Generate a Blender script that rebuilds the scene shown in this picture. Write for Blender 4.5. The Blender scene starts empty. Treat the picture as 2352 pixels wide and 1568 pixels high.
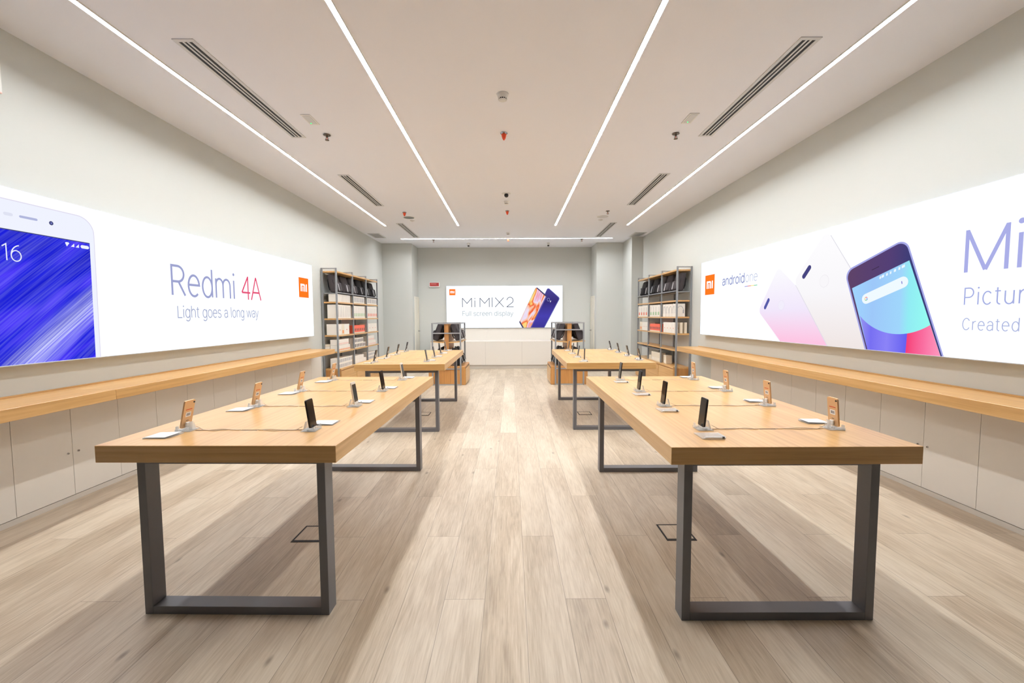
import bpy, bmesh, math, random
from mathutils import Vector, Matrix
random.seed(7)
SC = bpy.context.scene
COL = SC.collection
PI = math.pi

# ------------------------------------------------------------------ colour helpers
def lin(c):
    c /= 255.0
    return c / 12.92 if c <= 0.04045 else ((c + 0.055) / 1.055) ** 2.4
def S(r, g, b):
    return (lin(r), lin(g), lin(b), 1.0)

# ------------------------------------------------------------------ camera, world, exposure
CAM_H = 1.45
cam = bpy.data.cameras.new('camera')
cam_o = bpy.data.objects.new('camera', cam); COL.objects.link(cam_o)
cam.sensor_fit = 'HORIZONTAL'; cam.sensor_width = 36.0
cam.lens = 36.0 * 960.0 / 2352.0
cam.clip_start = 0.02; cam.clip_end = 60
p, y, r = math.radians(-3.41627), math.radians(0.14886), math.radians(-0.27808)
fw = Vector((math.sin(y) * math.cos(p), math.cos(y) * math.cos(p), math.sin(p)))
rt = Vector((math.cos(y), -math.sin(y), 0)); up = rt.cross(fw)
rt2 = math.cos(r) * rt + math.sin(r) * up; up2 = -math.sin(r) * rt + math.cos(r) * up
cam_o.matrix_world = Matrix(((rt2.x, up2.x, -fw.x, 0), (rt2.y, up2.y, -fw.y, 0), (rt2.z, up2.z, -fw.z, CAM_H), (0, 0, 0, 1)))
SC.camera = cam_o

W = bpy.data.worlds.new('world'); SC.world = W; W.use_nodes = True
W.node_tree.nodes['Background'].inputs[0].default_value = (1.0, 0.97, 0.94, 1)
W.node_tree.nodes['Background'].inputs[1].default_value = 0.05      # dim mall hall in front of the shop
SC.view_settings.view_transform = 'Standard'; SC.view_settings.look = 'None'
SC.view_settings.gamma = 1.0; SC.view_settings.use_curve_mapping = False
SC.view_settings.exposure = 0.0
STRIP_POWER = 152.0          # radiance of the ceiling light lines
BOX_POWER = 1.22            # radiance of the white light-box faces

# ------------------------------------------------------------------ materials
def nt(name):
    m = bpy.data.materials.new(name); m.use_nodes = True
    t = m.node_tree; b = t.nodes['Principled BSDF']
    return m, t, b
def plain(name, col, rough=0.5, metal=0.0, spec=0.5, bump=0.0, bscale=200.0, var=0.0, coat=0.0):
    m, t, b = nt(name)
    b.inputs['Base Color'].default_value = col
    b.inputs['Roughness'].default_value = rough
    b.inputs['Metallic'].default_value = metal
    b.inputs['Specular IOR Level'].default_value = spec
    b.inputs['Coat Weight'].default_value = coat
    if bump or var:
        tc = t.nodes.new('ShaderNodeTexCoord'); n = t.nodes.new('ShaderNodeTexNoise')
        n.inputs['Scale'].default_value = bscale; n.inputs['Detail'].default_value = 3
        t.links.new(tc.outputs['Object'], n.inputs['Vector'])
        if bump:
            bp = t.nodes.new('ShaderNodeBump'); bp.inputs['Strength'].default_value = bump; bp.inputs['Distance'].default_value = 0.002
            t.links.new(n.outputs[0], bp.inputs['Height']); t.links.new(bp.outputs[0], b.inputs['Normal'])
        if var:
            mx = t.nodes.new('ShaderNodeMix'); mx.data_type = 'RGBA'
            mx.inputs[6].default_value = tuple(c * (1 - var) for c in col[:3]) + (1,)
            mx.inputs[7].default_value = tuple(min(1, c * (1 + var)) for c in col[:3]) + (1,)
            t.links.new(n.outputs[0], mx.inputs[0]); t.links.new(mx.outputs[2], b.inputs['Base Color'])
    return m
def emit(name, col, power=1.0):
    m = bpy.data.materials.new(name); m.use_nodes = True; t = m.node_tree
    t.nodes.remove(t.nodes['Principled BSDF'])
    e = t.nodes.new('ShaderNodeEmission'); e.inputs[0].default_value = col; e.inputs[1].default_value = power
    t.links.new(e.outputs[0], t.nodes['Material Output'].inputs[0])
    return m
def math_node(t, op, a=None, b=None, c=None):
    n = t.nodes.new('ShaderNodeMath'); n.operation = op
    for i, v in enumerate((a, b, c)):
        if v is None: continue
        if isinstance(v, (int, float)): n.inputs[i].default_value = v
        else: t.links.new(v, n.inputs[i])
    return n.outputs[0]
def ramp(t, fac, stops):
    n = t.nodes.new('ShaderNodeValToRGB'); e = n.color_ramp.elements
    while len(e) < len(stops): e.new(0.5)
    for i, (pos, col) in enumerate(stops): e[i].position = pos; e[i].color = col
    t.links.new(fac, n.inputs[0]); return n.outputs[0]
def mixc(t, fac, a, b, mode='MIX'):
    n = t.nodes.new('ShaderNodeMix'); n.data_type = 'RGBA'; n.blend_type = mode
    for i, v in ((0, fac), (6, a), (7, b)):
        if isinstance(v, (int, float)): n.inputs[i].default_value = v
        elif isinstance(v, tuple): n.inputs[i].default_value = v
        else: t.links.new(v, n.inputs[i])
    return n.outputs[2]

def wood(name, axis, dark, mid, light, rough=0.30, scale=1.0):
    """oak veneer with the grain along one axis (object coordinates)"""
    m, t, b = nt(name)
    tc = t.nodes.new('ShaderNodeTexCoord'); mp = t.nodes.new('ShaderNodeMapping')
    sc = [55 * scale] * 3; sc['xyz'.index(axis)] = 1.6 * scale
    mp.inputs['Scale'].default_value = sc
    oi = t.nodes.new('ShaderNodeObjectInfo')
    ad = t.nodes.new('ShaderNodeVectorMath'); ad.operation = 'ADD'
    t.links.new(tc.outputs['Object'], ad.inputs[0])
    sx = math_node(t, 'MULTIPLY', oi.outputs['Random'], 9.0)
    cb = t.nodes.new('ShaderNodeCombineXYZ'); t.links.new(sx, cb.inputs[0]); t.links.new(sx, cb.inputs[1])
    t.links.new(cb.outputs[0], ad.inputs[1]); t.links.new(ad.outputs[0], mp.inputs[0])
    n = t.nodes.new('ShaderNodeTexNoise'); n.inputs['Scale'].default_value = 1.0; n.inputs['Detail'].default_value = 6; n.inputs['Roughness'].default_value = 0.62
    n.inputs['Distortion'].default_value = 0.25
    t.links.new(mp.outputs[0], n.inputs['Vector'])
    mp2 = t.nodes.new('ShaderNodeMapping'); sc2 = [7 * scale] * 3; sc2['xyz'.index(axis)] = 0.5 * scale
    mp2.inputs['Scale'].default_value = sc2; t.links.new(ad.outputs[0], mp2.inputs[0])
    n2 = t.nodes.new('ShaderNodeTexNoise'); n2.inputs['Scale'].default_value = 1.0; n2.inputs['Detail'].default_value = 2
    t.links.new(mp2.outputs[0], n2.inputs['Vector'])
    f = math_node(t, 'ADD', math_node(t, 'MULTIPLY', n.outputs[0], 0.65), math_node(t, 'MULTIPLY', n2.outputs[0], 0.35))
    col = ramp(t, f, [(0.32, dark), (0.5, mid), (0.68, light)])
    t.links.new(col, b.inputs['Base Color'])
    b.inputs['Roughness'].default_value = rough; b.inputs['Specular IOR Level'].default_value = 1.0
    bp = t.nodes.new('ShaderNodeBump'); bp.inputs['Strength'].default_value = 0.06; bp.inputs['Distance'].default_value = 0.001
    t.links.new(n.outputs[0], bp.inputs['Height']); t.links.new(bp.outputs[0], b.inputs['Normal'])
    return m

def floor_material():
    m, t, b = nt('oak_plank_floor')
    tc = t.nodes.new('ShaderNodeTexCoord'); sp = t.nodes.new('ShaderNodeSeparateXYZ'); t.links.new(tc.outputs['Object'], sp.inputs[0])
    X, Y = sp.outputs[0], sp.outputs[1]
    PW, PL = 0.2075, 1.85
    u = math_node(t, 'DIVIDE', math_node(t, 'SUBTRACT', X, 0.067), PW)
    row = math_node(t, 'FLOOR', u); uf = math_node(t, 'SUBTRACT', u, row)
    v = math_node(t, 'DIVIDE', math_node(t, 'ADD', math_node(t, 'SUBTRACT', Y, 2.684), math_node(t, 'MULTIPLY', row, PL / 3)), PL)
    idx = math_node(t, 'FLOOR', v); vf = math_node(t, 'SUBTRACT', v, idx)
    cb = t.nodes.new('ShaderNodeCombineXYZ'); t.links.new(row, cb.inputs[0]); t.links.new(idx, cb.inputs[1])
    wn = t.nodes.new('ShaderNodeTexWhiteNoise'); wn.noise_dimensions = '3D'; t.links.new(cb.outputs[0], wn.inputs['Vector'])
    # grain, offset per plank
    off = t.nodes.new('ShaderNodeVectorMath'); off.operation = 'SCALE'; t.links.new(wn.outputs['Color'], off.inputs[0]); off.inputs['Scale'].default_value = 30
    ad = t.nodes.new('ShaderNodeVectorMath'); ad.operation = 'ADD'; t.links.new(tc.outputs['Object'], ad.inputs[0]); t.links.new(off.outputs[0], ad.inputs[1])
    def noise(scale, detail, dist=0.0):
        mp = t.nodes.new('ShaderNodeMapping'); mp.inputs['Scale'].default_value = scale; t.links.new(ad.outputs[0], mp.inputs[0])
        n = t.nodes.new('ShaderNodeTexNoise'); n.inputs['Scale'].default_value = 1; n.inputs['Detail'].default_value = detail; n.inputs['Distortion'].default_value = dist
        t.links.new(mp.outputs[0], n.inputs['Vector']); return n.outputs[0]
    g1 = noise((120, 7.0, 1), 4, 0.4); g2 = noise((15, 1.9, 1), 3, 1.6); g3 = noise((3.4, 0.8, 1), 2)
    f = math_node(t, 'ADD', math_node(t, 'MULTIPLY', g1, 0.34), math_node(t, 'ADD', math_node(t, 'MULTIPLY', g2, 0.28), math_node(t, 'MULTIPLY', g3, 0.38)))
    f = math_node(t, 'ADD', f, math_node(t, 'MULTIPLY', math_node(t, 'SUBTRACT', wn.outputs['Value'], 0.5), 0.11))
    col = ramp(t, f, [(0.28, S(152, 135, 114)), (0.44, S(183, 167, 145)), (0.56, S(201, 187, 166)), (0.74, S(216, 205, 187))])
    # knots
    mp = t.nodes.new('ShaderNodeMapping'); mp.inputs['Scale'].default_value = (1.7, 0.75, 1); t.links.new(ad.outputs[0], mp.inputs[0])
    vo = t.nodes.new('ShaderNodeTexVoronoi'); vo.voronoi_dimensions = '2D'; vo.inputs['Scale'].default_value = 1.0; t.links.new(mp.outputs[0], vo.inputs['Vector'])
    kn = t.nodes.new('ShaderNodeMapRange'); kn.inputs[1].default_value = 0.006; kn.inputs[2].default_value = 0.030; kn.inputs[3].default_value = 0.5; kn.inputs[4].default_value = 0.0
    t.links.new(vo.outputs['Distance'], kn.inputs[0])
    col = mixc(t, kn.outputs[0], col, S(72, 58, 48))
    # plank seams
    e1 = math_node(t, 'MULTIPLY', math_node(t, 'MINIMUM', uf, math_node(t, 'SUBTRACT', 1.0, uf)), PW)
    e2 = math_node(t, 'MULTIPLY', math_node(t, 'MINIMUM', vf, math_node(t, 'SUBTRACT', 1.0, vf)), PL)
    e = math_node(t, 'MINIMUM', e1, e2)
    sm = t.nodes.new('ShaderNodeMapRange'); sm.inputs[1].default_value = 0.0006; sm.inputs[2].default_value = 0.0020; sm.inputs[3].default_value = 0.55; sm.inputs[4].default_value = 0.0
    t.links.new(e, sm.inputs[0])
    col = mixc(t, sm.outputs[0], col, S(70, 58, 48))
    t.links.new(col, b.inputs['Base Color'])
    rg = t.nodes.new('ShaderNodeMapRange'); rg.inputs[3].default_value = 0.34; rg.inputs[4].default_value = 0.46; t.links.new(g2, rg.inputs[0])
    t.links.new(rg.outputs[0], b.inputs['Roughness'])
    h = math_node(t, 'SUBTRACT', math_node(t, 'MULTIPLY', g1, 0.25), sm.outputs[0])
    bp = t.nodes.new('ShaderNodeBump'); bp.inputs['Strength'].default_value = 0.18; bp.inputs['Distance'].default_value = 0.0012
    t.links.new(h, bp.inputs['Height']); t.links.new(bp.outputs[0], b.inputs['Normal'])
    return m

def slotted_material():
    """galvanised slotted-angle post: a column of small dark slots on every face"""
    m, t, b = nt('slotted_steel')
    tc = t.nodes.new('ShaderNodeTexCoord'); sp = t.nodes.new('ShaderNodeSeparateXYZ'); t.links.new(tc.outputs['Object'], sp.inputs[0])
    k = math_node(t, 'MINIMUM', math_node(t, 'ABSOLUTE', sp.outputs[0]), math_node(t, 'ABSOLUTE', sp.outputs[1]))
    a = math_node(t, 'LESS_THAN', k, 0.0055)
    z = math_node(t, 'FRACT', math_node(t, 'DIVIDE', sp.outputs[2], 0.022))
    c = math_node(t, 'MULTIPLY', a, math_node(t, 'LESS_THAN', z, 0.5))
    col = mixc(t, c, S(160, 163, 166), S(84, 84, 88))
    t.links.new(col, b.inputs['Base Color']); b.inputs['Roughness'].default_value = 0.45; b.inputs['Metallic'].default_value = 0.35
    return m

def wallpaper_material():
    """blue phone wallpaper with pale streaks, back-lit print"""
    m = bpy.data.materials.new('printed_blue_wallpaper'); m.use_nodes = True; t = m.node_tree
    t.nodes.remove(t.nodes['Principled BSDF'])
    tc = t.nodes.new('ShaderNodeTexCoord'); sp = t.nodes.new('ShaderNodeSeparateXYZ'); t.links.new(tc.outputs['Object'], sp.inputs[0])
    Y, Z = sp.outputs[1], sp.outputs[2]
    yc = math_node(t, 'SUBTRACT', Y, 3.0); zc = math_node(t, 'SUBTRACT', Z, 1.2)
    bend = math_node(t, 'MULTIPLY', math_node(t, 'POWER', math_node(t, 'ADD', yc, 0.6), 2.0), 0.06)
    al = math_node(t, 'ADD', math_node(t, 'MULTIPLY', yc, 0.70), math_node(t, 'MULTIPLY', zc, 0.72))
    ac = math_node(t, 'ADD', math_node(t, 'SUBTRACT', math_node(t, 'MULTIPLY', zc, 0.70), math_node(t, 'MULTIPLY', yc, 0.72)), bend)
    cb = t.nodes.new('ShaderNodeCombineXYZ'); t.links.new(math_node(t, 'MULTIPLY', al, 1.3), cb.inputs[0]); t.links.new(math_node(t, 'MULTIPLY', ac, 85.0), cb.inputs[1])
    n = t.nodes.new('ShaderNodeTexNoise'); n.inputs['Scale'].default_value = 1; n.inputs['Detail'].default_value = 4; t.links.new(cb.outputs[0], n.inputs['Vector'])
    cb2 = t.nodes.new('ShaderNodeCombineXYZ'); t.links.new(al, cb2.inputs[0]); t.links.new(math_node(t, 'MULTIPLY', ac, 5.0), cb2.inputs[1])
    n2 = t.nodes.new('ShaderNodeTexNoise'); n2.inputs['Scale'].default_value = 1.2; n2.inputs['Detail'].default_value = 2; t.links.new(cb2.outputs[0], n2.inputs['Vector'])
    base = ramp(t, n2.outputs[0], [(0.30, S(20, 26, 190)), (0.48, S(30, 34, 225)), (0.60, S(78, 58, 250)), (0.72, S(70, 70, 235))])
    d = math_node(t, 'ABSOLUTE', math_node(t, 'SUBTRACT', ac, -0.015))
    band = t.nodes.new('ShaderNodeMapRange'); band.inputs[1].default_value = 0.0; band.inputs[2].default_value = 0.13; band.inputs[3].default_value = 0.80; band.inputs[4].default_value = 0.0
    t.links.new(d, band.inputs[0])
    st = t.nodes.new('ShaderNodeMapRange'); st.inputs[1].default_value = 0.40; st.inputs[2].default_value = 0.70; t.links.new(n.outputs[0], st.inputs[0])
    f = math_node(t, 'ADD', math_node(t, 'MULTIPLY', band.outputs[0], math_node(t, 'ADD', 0.45, st.outputs[0])), math_node(t, 'MULTIPLY', st.outputs[0], 0.13))
    col = mixc(t, f, base, S(205, 208, 255))
    e = t.nodes.new('ShaderNodeEmission'); t.links.new(col, e.inputs[0]); e.inputs[1].default_value = 1.0
    t.links.new(e.outputs[0], t.nodes['Material Output'].inputs[0]); return m

def swirl_material():
    """orange and pink paint-like swirl on the phone printed on the back light box"""
    m = bpy.data.materials.new('printed_orange_swirl'); m.use_nodes = True; t = m.node_tree
    t.nodes.remove(t.nodes['Principled BSDF'])
    tc = t.nodes.new('ShaderNodeTexCoord'); m0 = t.nodes.new('ShaderNodeMapping'); t.links.new(tc.outputs['Object'], m0.inputs[0]); m0.inputs['Rotation'].default_value = (0, math.radians(-24), 0)
    mp = t.nodes.new('ShaderNodeMapping'); t.links.new(m0.outputs[0], mp.inputs[0]); mp.inputs['Scale'].default_value = (5.5, 1, 1.5)
    n = t.nodes.new('ShaderNodeTexNoise'); n.inputs['Scale'].default_value = 1; n.inputs['Detail'].default_value = 1.5; n.inputs['Distortion'].default_value = 0.9
    t.links.new(mp.outputs[0], n.inputs['Vector'])
    col = ramp(t, n.outputs[0], [(0.30, S(255, 232, 160)), (0.40, S(255, 210, 120)), (0.47, S(240, 84, 50)), (0.52, S(255, 190, 150)), (0.58, S(236, 228, 250)), (0.66, S(240, 170, 200)), (0.74, S(255, 170, 90))])
    e = t.nodes.new('ShaderNodeEmission'); t.links.new(col, e.inputs[0]); t.links.new(e.outputs[0], t.nodes['Material Output'].inputs[0]); return m

def grad_emit(name, axis, stops, lo, hi):
    m = bpy.data.materials.new(name); m.use_nodes = True; t = m.node_tree
    t.nodes.remove(t.nodes['Principled BSDF'])
    tc = t.nodes.new('ShaderNodeTexCoord'); sp = t.nodes.new('ShaderNodeSeparateXYZ'); t.links.new(tc.outputs['Object'], sp.inputs[0])
    mr = t.nodes.new('ShaderNodeMapRange'); mr.inputs[1].default_value = lo; mr.inputs[2].default_value = hi
    t.links.new(sp.outputs['xyz'.index(axis)], mr.inputs[0])
    col = ramp(t, mr.outputs[0], stops)
    e = t.nodes.new('ShaderNodeEmission'); t.links.new(col, e.inputs[0]); t.links.new(e.outputs[0], t.nodes['Material Output'].inputs[0]); return m

def glass_material():
    """clear acrylic: mostly see-through with a pale body and a sharp reflection"""
    m, t, b = nt('clear_acrylic')
    b.inputs['Base Color'].default_value = (0.90, 0.91, 0.91, 1); b.inputs['Roughness'].default_value = 0.06
    tr = t.nodes.new('ShaderNodeBsdfTransparent'); tr.inputs[0].default_value = (0.97, 0.98, 0.98, 1)
    fr = t.nodes.new('ShaderNodeFresnel'); fr.inputs[0].default_value = 1.45
    mx = t.nodes.new('ShaderNodeMixShader')
    f = math_node(t, 'ADD', math_node(t, 'MULTIPLY', fr.outputs[0], 0.6), 0.20)
    t.links.new(f, mx.inputs[0]); t.links.new(tr.outputs[0], mx.inputs[1]); t.links.new(b.outputs[0], mx.inputs[2])
    t.links.new(mx.outputs[0], t.nodes['Material Output'].inputs[0])
    return m

OD, OM, OL = S(186, 138, 76), S(209, 162, 98), S(220, 179, 120)
M = {}
M['floor'] = floor_material()
M['wall'] = plain('painted_wall', S(202, 205, 201), 0.85, bump=0.05, bscale=350, var=0.01)
M['ceiling'] = plain('ceiling_paint', S(238, 241, 249), 0.9, bump=0.03, bscale=300, var=0.008)
M['oak_x'] = wood('oak_grain_across', 'x', OD, OM, OL)
M['oak_y'] = wood('oak_grain_along', 'y', OD, OM, OL)
M['oak_z'] = wood('oak_grain_upright', 'z', S(160, 104, 46), S(190, 132, 64), S(204, 148, 80), rough=0.45)
M['steel'] = plain('grey_powder_coated_steel', S(112, 112, 116), 0.38, 0.25, var=0.03, bscale=40)
M['slot_steel'] = slotted_material()
M['bar_steel'] = plain('galvanised_bar', S(160, 161, 163), 0.42, 0.35, var=0.03, bscale=60)
M['lam'] = plain('cream_white_laminate', S(226, 221, 212), 0.45, var=0.01, bscale=30)
M['gap'] = plain('dark_gap', S(104, 96, 86), 0.9, var=0.02)
M['plinth'] = plain('plinth_grey', S(206, 200, 190), 0.5, var=0.02)
M['black'] = plain('matt_black', S(18, 18, 20), 0.6, var=0.03)
M['slot_dark'] = plain('cable_slot_dark', S(74, 50, 26), 0.8, var=0.05)
M['chrome'] = plain('chrome', S(190, 190, 192), 0.2, 1.0, var=0.02)
M['white_pl'] = plain('white_plastic', S(228, 228, 226), 0.4, var=0.01)
M['grille_al'] = plain('white_aluminium', S(206, 208, 210), 0.5, var=0.02)
M['grey_gr'] = plain('grey_grille', S(118, 126, 128), 0.6, var=0.04)
M['orange_cap'] = plain('orange_cap', S(236, 84, 44), 0.5, var=0.02)
M['brass'] = plain('sprinkler_metal', S(120, 108, 96), 0.35, 0.8, var=0.05)
M['glass'] = glass_material()
M['paper'] = plain('white_card', S(240, 241, 243), 0.6, var=0.01)
M['sensor'] = plain('sensor_white', S(238, 236, 232), 0.45, var=0.01)
M['cable'] = plain('pale_cable', S(226, 206, 184), 0.4, var=0.03)
M['tag'] = plain('amber_tag', S(214, 170, 104), 0.5, var=0.05)
M['ph_black'] = plain('phone_black', S(26, 25, 30), 0.32, 0.1, var=0.05)
M['ph_gold'] = plain('phone_gold', S(216, 178, 134), 0.4, 0.15, var=0.02)
M['ph_white'] = plain('phone_white', S(232, 226, 214), 0.35, var=0.02)
M['screen'] = plain('phone_screen_glass', S(20, 19, 23), 0.12, var=0.05)
M['red_st'] = plain('red_sticker', S(204, 70, 36), 0.6, var=0.03)
M['bag'] = plain('dark_bag_fabric', S(62, 56, 58), 0.85, bump=0.5, bscale=160, var=0.12)
M['bag2'] = plain('black_bag_fabric', S(26, 24, 26), 0.85, bump=0.5, bscale=160, var=0.12)
M['bag3'] = plain('bag_webbing', S(22, 20, 22), 0.8, var=0.1)
M['box_w'] = plain('white_carton', S(234, 228, 218), 0.55, var=0.015, bscale=12)
M['box_b'] = plain('cream_carton', S(226, 214, 192), 0.55, var=0.02, bscale=12)
M['box_k'] = plain('kraft_carton', S(176, 140, 92), 0.6, var=0.03, bscale=20)
M['box_r'] = plain('coral_carton', S(240, 108, 82), 0.5, var=0.02, bscale=12)
M['pr_grey'] = plain('print_grey', S(150, 152, 160), 0.6, var=0.02)
M['pr_dark'] = plain('print_dark', S(70, 68, 72), 0.6, var=0.03)
M['pr_red'] = plain('print_red', S(226, 110, 84), 0.6, var=0.02)
M['pr_green'] = plain('print_green', S(150, 190, 140), 0.6, var=0.02)
M['pr_pink'] = plain('print_pink', S(236, 196, 186), 0.6, var=0.02)
M['pr_orange'] = plain('print_orange', S(232, 150, 92), 0.6, var=0.02)
M['sign_red'] = plain('sign_red', S(176, 50, 48), 0.5, var=0.03)
M['door'] = plain('cream_door', S(232, 228, 214), 0.5, var=0.01)
M['led_green'] = emit('green_led', (0.05, 1.0, 0.25, 1), 2.0)
M['strip'] = emit('strip_diffuser', (0.975, 0.98, 1.0, 1), STRIP_POWER)
M['lb_white'] = emit('lightbox_white', (0.90, 0.95, 1.0, 1), BOX_POWER)
M['wallpaper'] = wallpaper_material(); M['swirl'] = swirl_material()
def pr(name, r, g, b, k=1.0):
    if name not in M: M[name] = emit('print_' + name, S(r, g, b), k)
    return M[name]

# ------------------------------------------------------------------ mesh helpers
class MB:
    def __init__(s): s.bm = bmesh.new(); s.mats = []
    def mi(s, m):
        if m not in s.mats: s.mats.append(m)
        return s.mats.index(m)
    def _tag(s, faces, m):
        k = s.mi(m)
        for f in faces: f.material_index = k
    def box(s, x0, x1, y0, y1, z0, z1, m, bev=0.0, seg=2, xf=None):
        r = bmesh.ops.create_cube(s.bm, size=1.0); vs = r['verts']
        for v in vs:
            v.co = Vector(((x0 + x1) / 2 + v.co.x * (x1 - x0), (y0 + y1) / 2 + v.co.y * (y1 - y0), (z0 + z1) / 2 + v.co.z * (z1 - z0)))
        fs = set(f for v in vs for f in v.link_faces)
        s._tag(fs, m)
        if bev:
            es = list(set(e for v in vs for e in v.link_edges))
            rr = bmesh.ops.bevel(s.bm, geom=es, offset=bev, segments=seg, affect='EDGES', profile=0.5)
            vs = list(set(v for f in rr['faces'] for v in f.verts) | set(v for v in vs if v.is_valid))
            fs2 = set(f for v in vs for f in v.link_faces); s._tag(fs2, m)
        if xf is not None:
            for v in vs: v.co = xf @ v.co
        return vs
    def cyl(s, c, r0, r1, h, m, n=20, axis='z', xf=None):
        a = bmesh.ops.create_cone(s.bm, cap_ends=True, segments=n, radius1=r0, radius2=r1, depth=h)
        vs = a['verts']
        R = {'z': Matrix.Identity(3), 'x': Matrix.Rotation(PI / 2, 3, 'Y'), 'y': Matrix.Rotation(-PI / 2, 3, 'X')}[axis]
        for v in vs:
            v.co = R @ v.co + Vector(c)
            if xf is not None: v.co = xf @ v.co
        s._tag(set(f for v in vs for f in v.link_faces), m)
        return vs
    def sphere(s, c, r, m, sx=1, sy=1, sz=1, n=16):
        a = bmesh.ops.create_uvsphere(s.bm, u_segments=n, v_segments=n // 2, radius=r)
        for v in a['verts']: v.co = Vector((v.co.x * sx, v.co.y * sy, v.co.z * sz)) + Vector(c)
        s._tag(set(f for v in a['verts'] for f in v.link_faces), m)
        return a['verts']
    def poly(s, pts, m):
        f = s.bm.faces.new([s.bm.verts.new(p) for p in pts]); s._tag([f], m); return f
    def prism(s, pts, off, m):
        """closed outline pts (3-D) extruded by the vector off"""
        off = Vector(off)
        a = [s.bm.verts.new(p) for p in pts]; b = [s.bm.verts.new(Vector(p) + off) for p in pts]
        fs = [s.bm.faces.new(a), s.bm.faces.new(b[::-1])]
        n = len(pts)
        for i in range(n):
            fs.append(s.bm.faces.new((a[i], b[i], b[(i + 1) % n], a[(i + 1) % n])))
        s._tag(fs, m); return a + b
    def tube(s, pts, r, m, n=8, closed=False):
        pts = [Vector(q) for q in pts]; rings = []
        for i, q in enumerate(pts):
            d = (pts[min(i + 1, len(pts) - 1)] - pts[max(i - 1, 0)]).normalized()
            a = d.cross(Vector((0, 0, 1)))
            if a.length < 1e-3: a = Vector((1, 0, 0))
            a.normalize(); b = d.cross(a)
            rings.append([s.bm.verts.new(q + r * (math.cos(2 * PI * k / n) * a + math.sin(2 * PI * k / n) * b)) for k in range(n)])
        fs = []
        for i in range(len(rings) - 1):
            for k in range(n):
                fs.append(s.bm.faces.new((rings[i][k], rings[i][(k + 1) % n], rings[i + 1][(k + 1) % n], rings[i + 1][k])))
        fs.append(s.bm.faces.new(rings[0][::-1])); fs.append(s.bm.faces.new(rings[-1]))
        s._tag(fs, m)
    def build(s, name, parent=None, smooth=False, fix=True):
        if fix: bmesh.ops.recalc_face_normals(s.bm, faces=s.bm.faces)
        me = bpy.data.meshes.new(name); s.bm.to_mesh(me); s.bm.free()
        for m in s.mats: me.materials.append(m)
        if smooth:
            for q in me.polygons: q.use_smooth = True
        o = bpy.data.objects.new(name, me); COL.objects.link(o)
        if parent is not None: o.parent = parent
        return o
def tag(o, label=None, cat=None, group=None, kind=None):
    if label: o['label'] = label
    if cat: o['category'] = cat
    if group: o['group'] = group
    if kind: o['kind'] = kind
    return o
def empty(name, loc, rz=0.0, label=None, cat=None, group=None):
    o = bpy.data.objects.new(name, None); COL.objects.link(o); o.empty_display_size = 0.05
    o.location = loc; o.rotation_euler = (0, 0, rz); return tag(o, label, cat, group)
def struct(o, label, cat): return tag(o, label, cat, kind='structure')
def kids(o): return [c for c in list(bpy.data.objects) if c.parent == o]
KID = {}
def proto_children(o):
    if o.name not in KID: KID[o.name] = [(c, proto_children(c)) for c in kids(o)]
    return KID[o.name]
def copy_tree(o, parent=None, ch=None):
    c = o.copy(); COL.objects.link(c)
    if parent is not None: c.parent = parent; c.matrix_parent_inverse = o.matrix_parent_inverse
    for k, sub in (proto_children(o) if ch is None else ch): copy_tree(k, c, sub)
    return c
def quick(name, parent, m, *boxes, bev=0.0, smooth=False):
    b = MB()
    for q in boxes: b.box(*q, m, bev)
    return b.build(name, parent, smooth)
def rrect(w, h, r, n=5):
    out = []
    for cx, cy, a0 in ((w / 2 - r, h / 2 - r, 0), (-w / 2 + r, h / 2 - r, 90), (-w / 2 + r, -h / 2 + r, 180), (w / 2 - r, -h / 2 + r, 270)):
        for k in range(n + 1):
            a = math.radians(a0 + 90 * k / n); out.append((cx + r * math.cos(a), cy + r * math.sin(a)))
    return out
def round_poly(pts, radii, n=6):
    """2-D polygon with rounded corners"""
    out = []; N = len(pts)
    for i in range(N):
        q = Vector(pts[i]); a = Vector(pts[i - 1]); b = Vector(pts[(i + 1) % N]); rad = radii[i]
        if rad <= 0: out.append(tuple(q)); continue
        u = (a - q).normalized(); v = (b - q).normalized()
        ang = math.acos(max(-1, min(1, u.dot(v)))); tl = rad / math.tan(ang / 2)
        c = q + (u + v).normalized() * (rad / math.sin(ang / 2))
        s0 = q + u * tl - c; s1 = q + v * tl - c
        a0 = math.atan2(s0.y, s0.x); a1 = math.atan2(s1.y, s1.x); d = a1 - a0
        while d > PI: d -= 2 * PI
        while d < -PI: d += 2 * PI
        for k in range(n + 1):
            t = a0 + d * k / n; out.append((c.x + rad * math.cos(t), c.y + rad * math.sin(t)))
    return out

# ------------------------------------------------------------------ room dimensions (metres)
XA, XB, ZC, YW = -3.55, 3.40, 3.474, 12.42
YN = -0.6
BLK_Y, BLK_L, BLK_R = 11.66, -2.73, 2.38
PIL_Y, PIL_X = 10.83, 3.115

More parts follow.
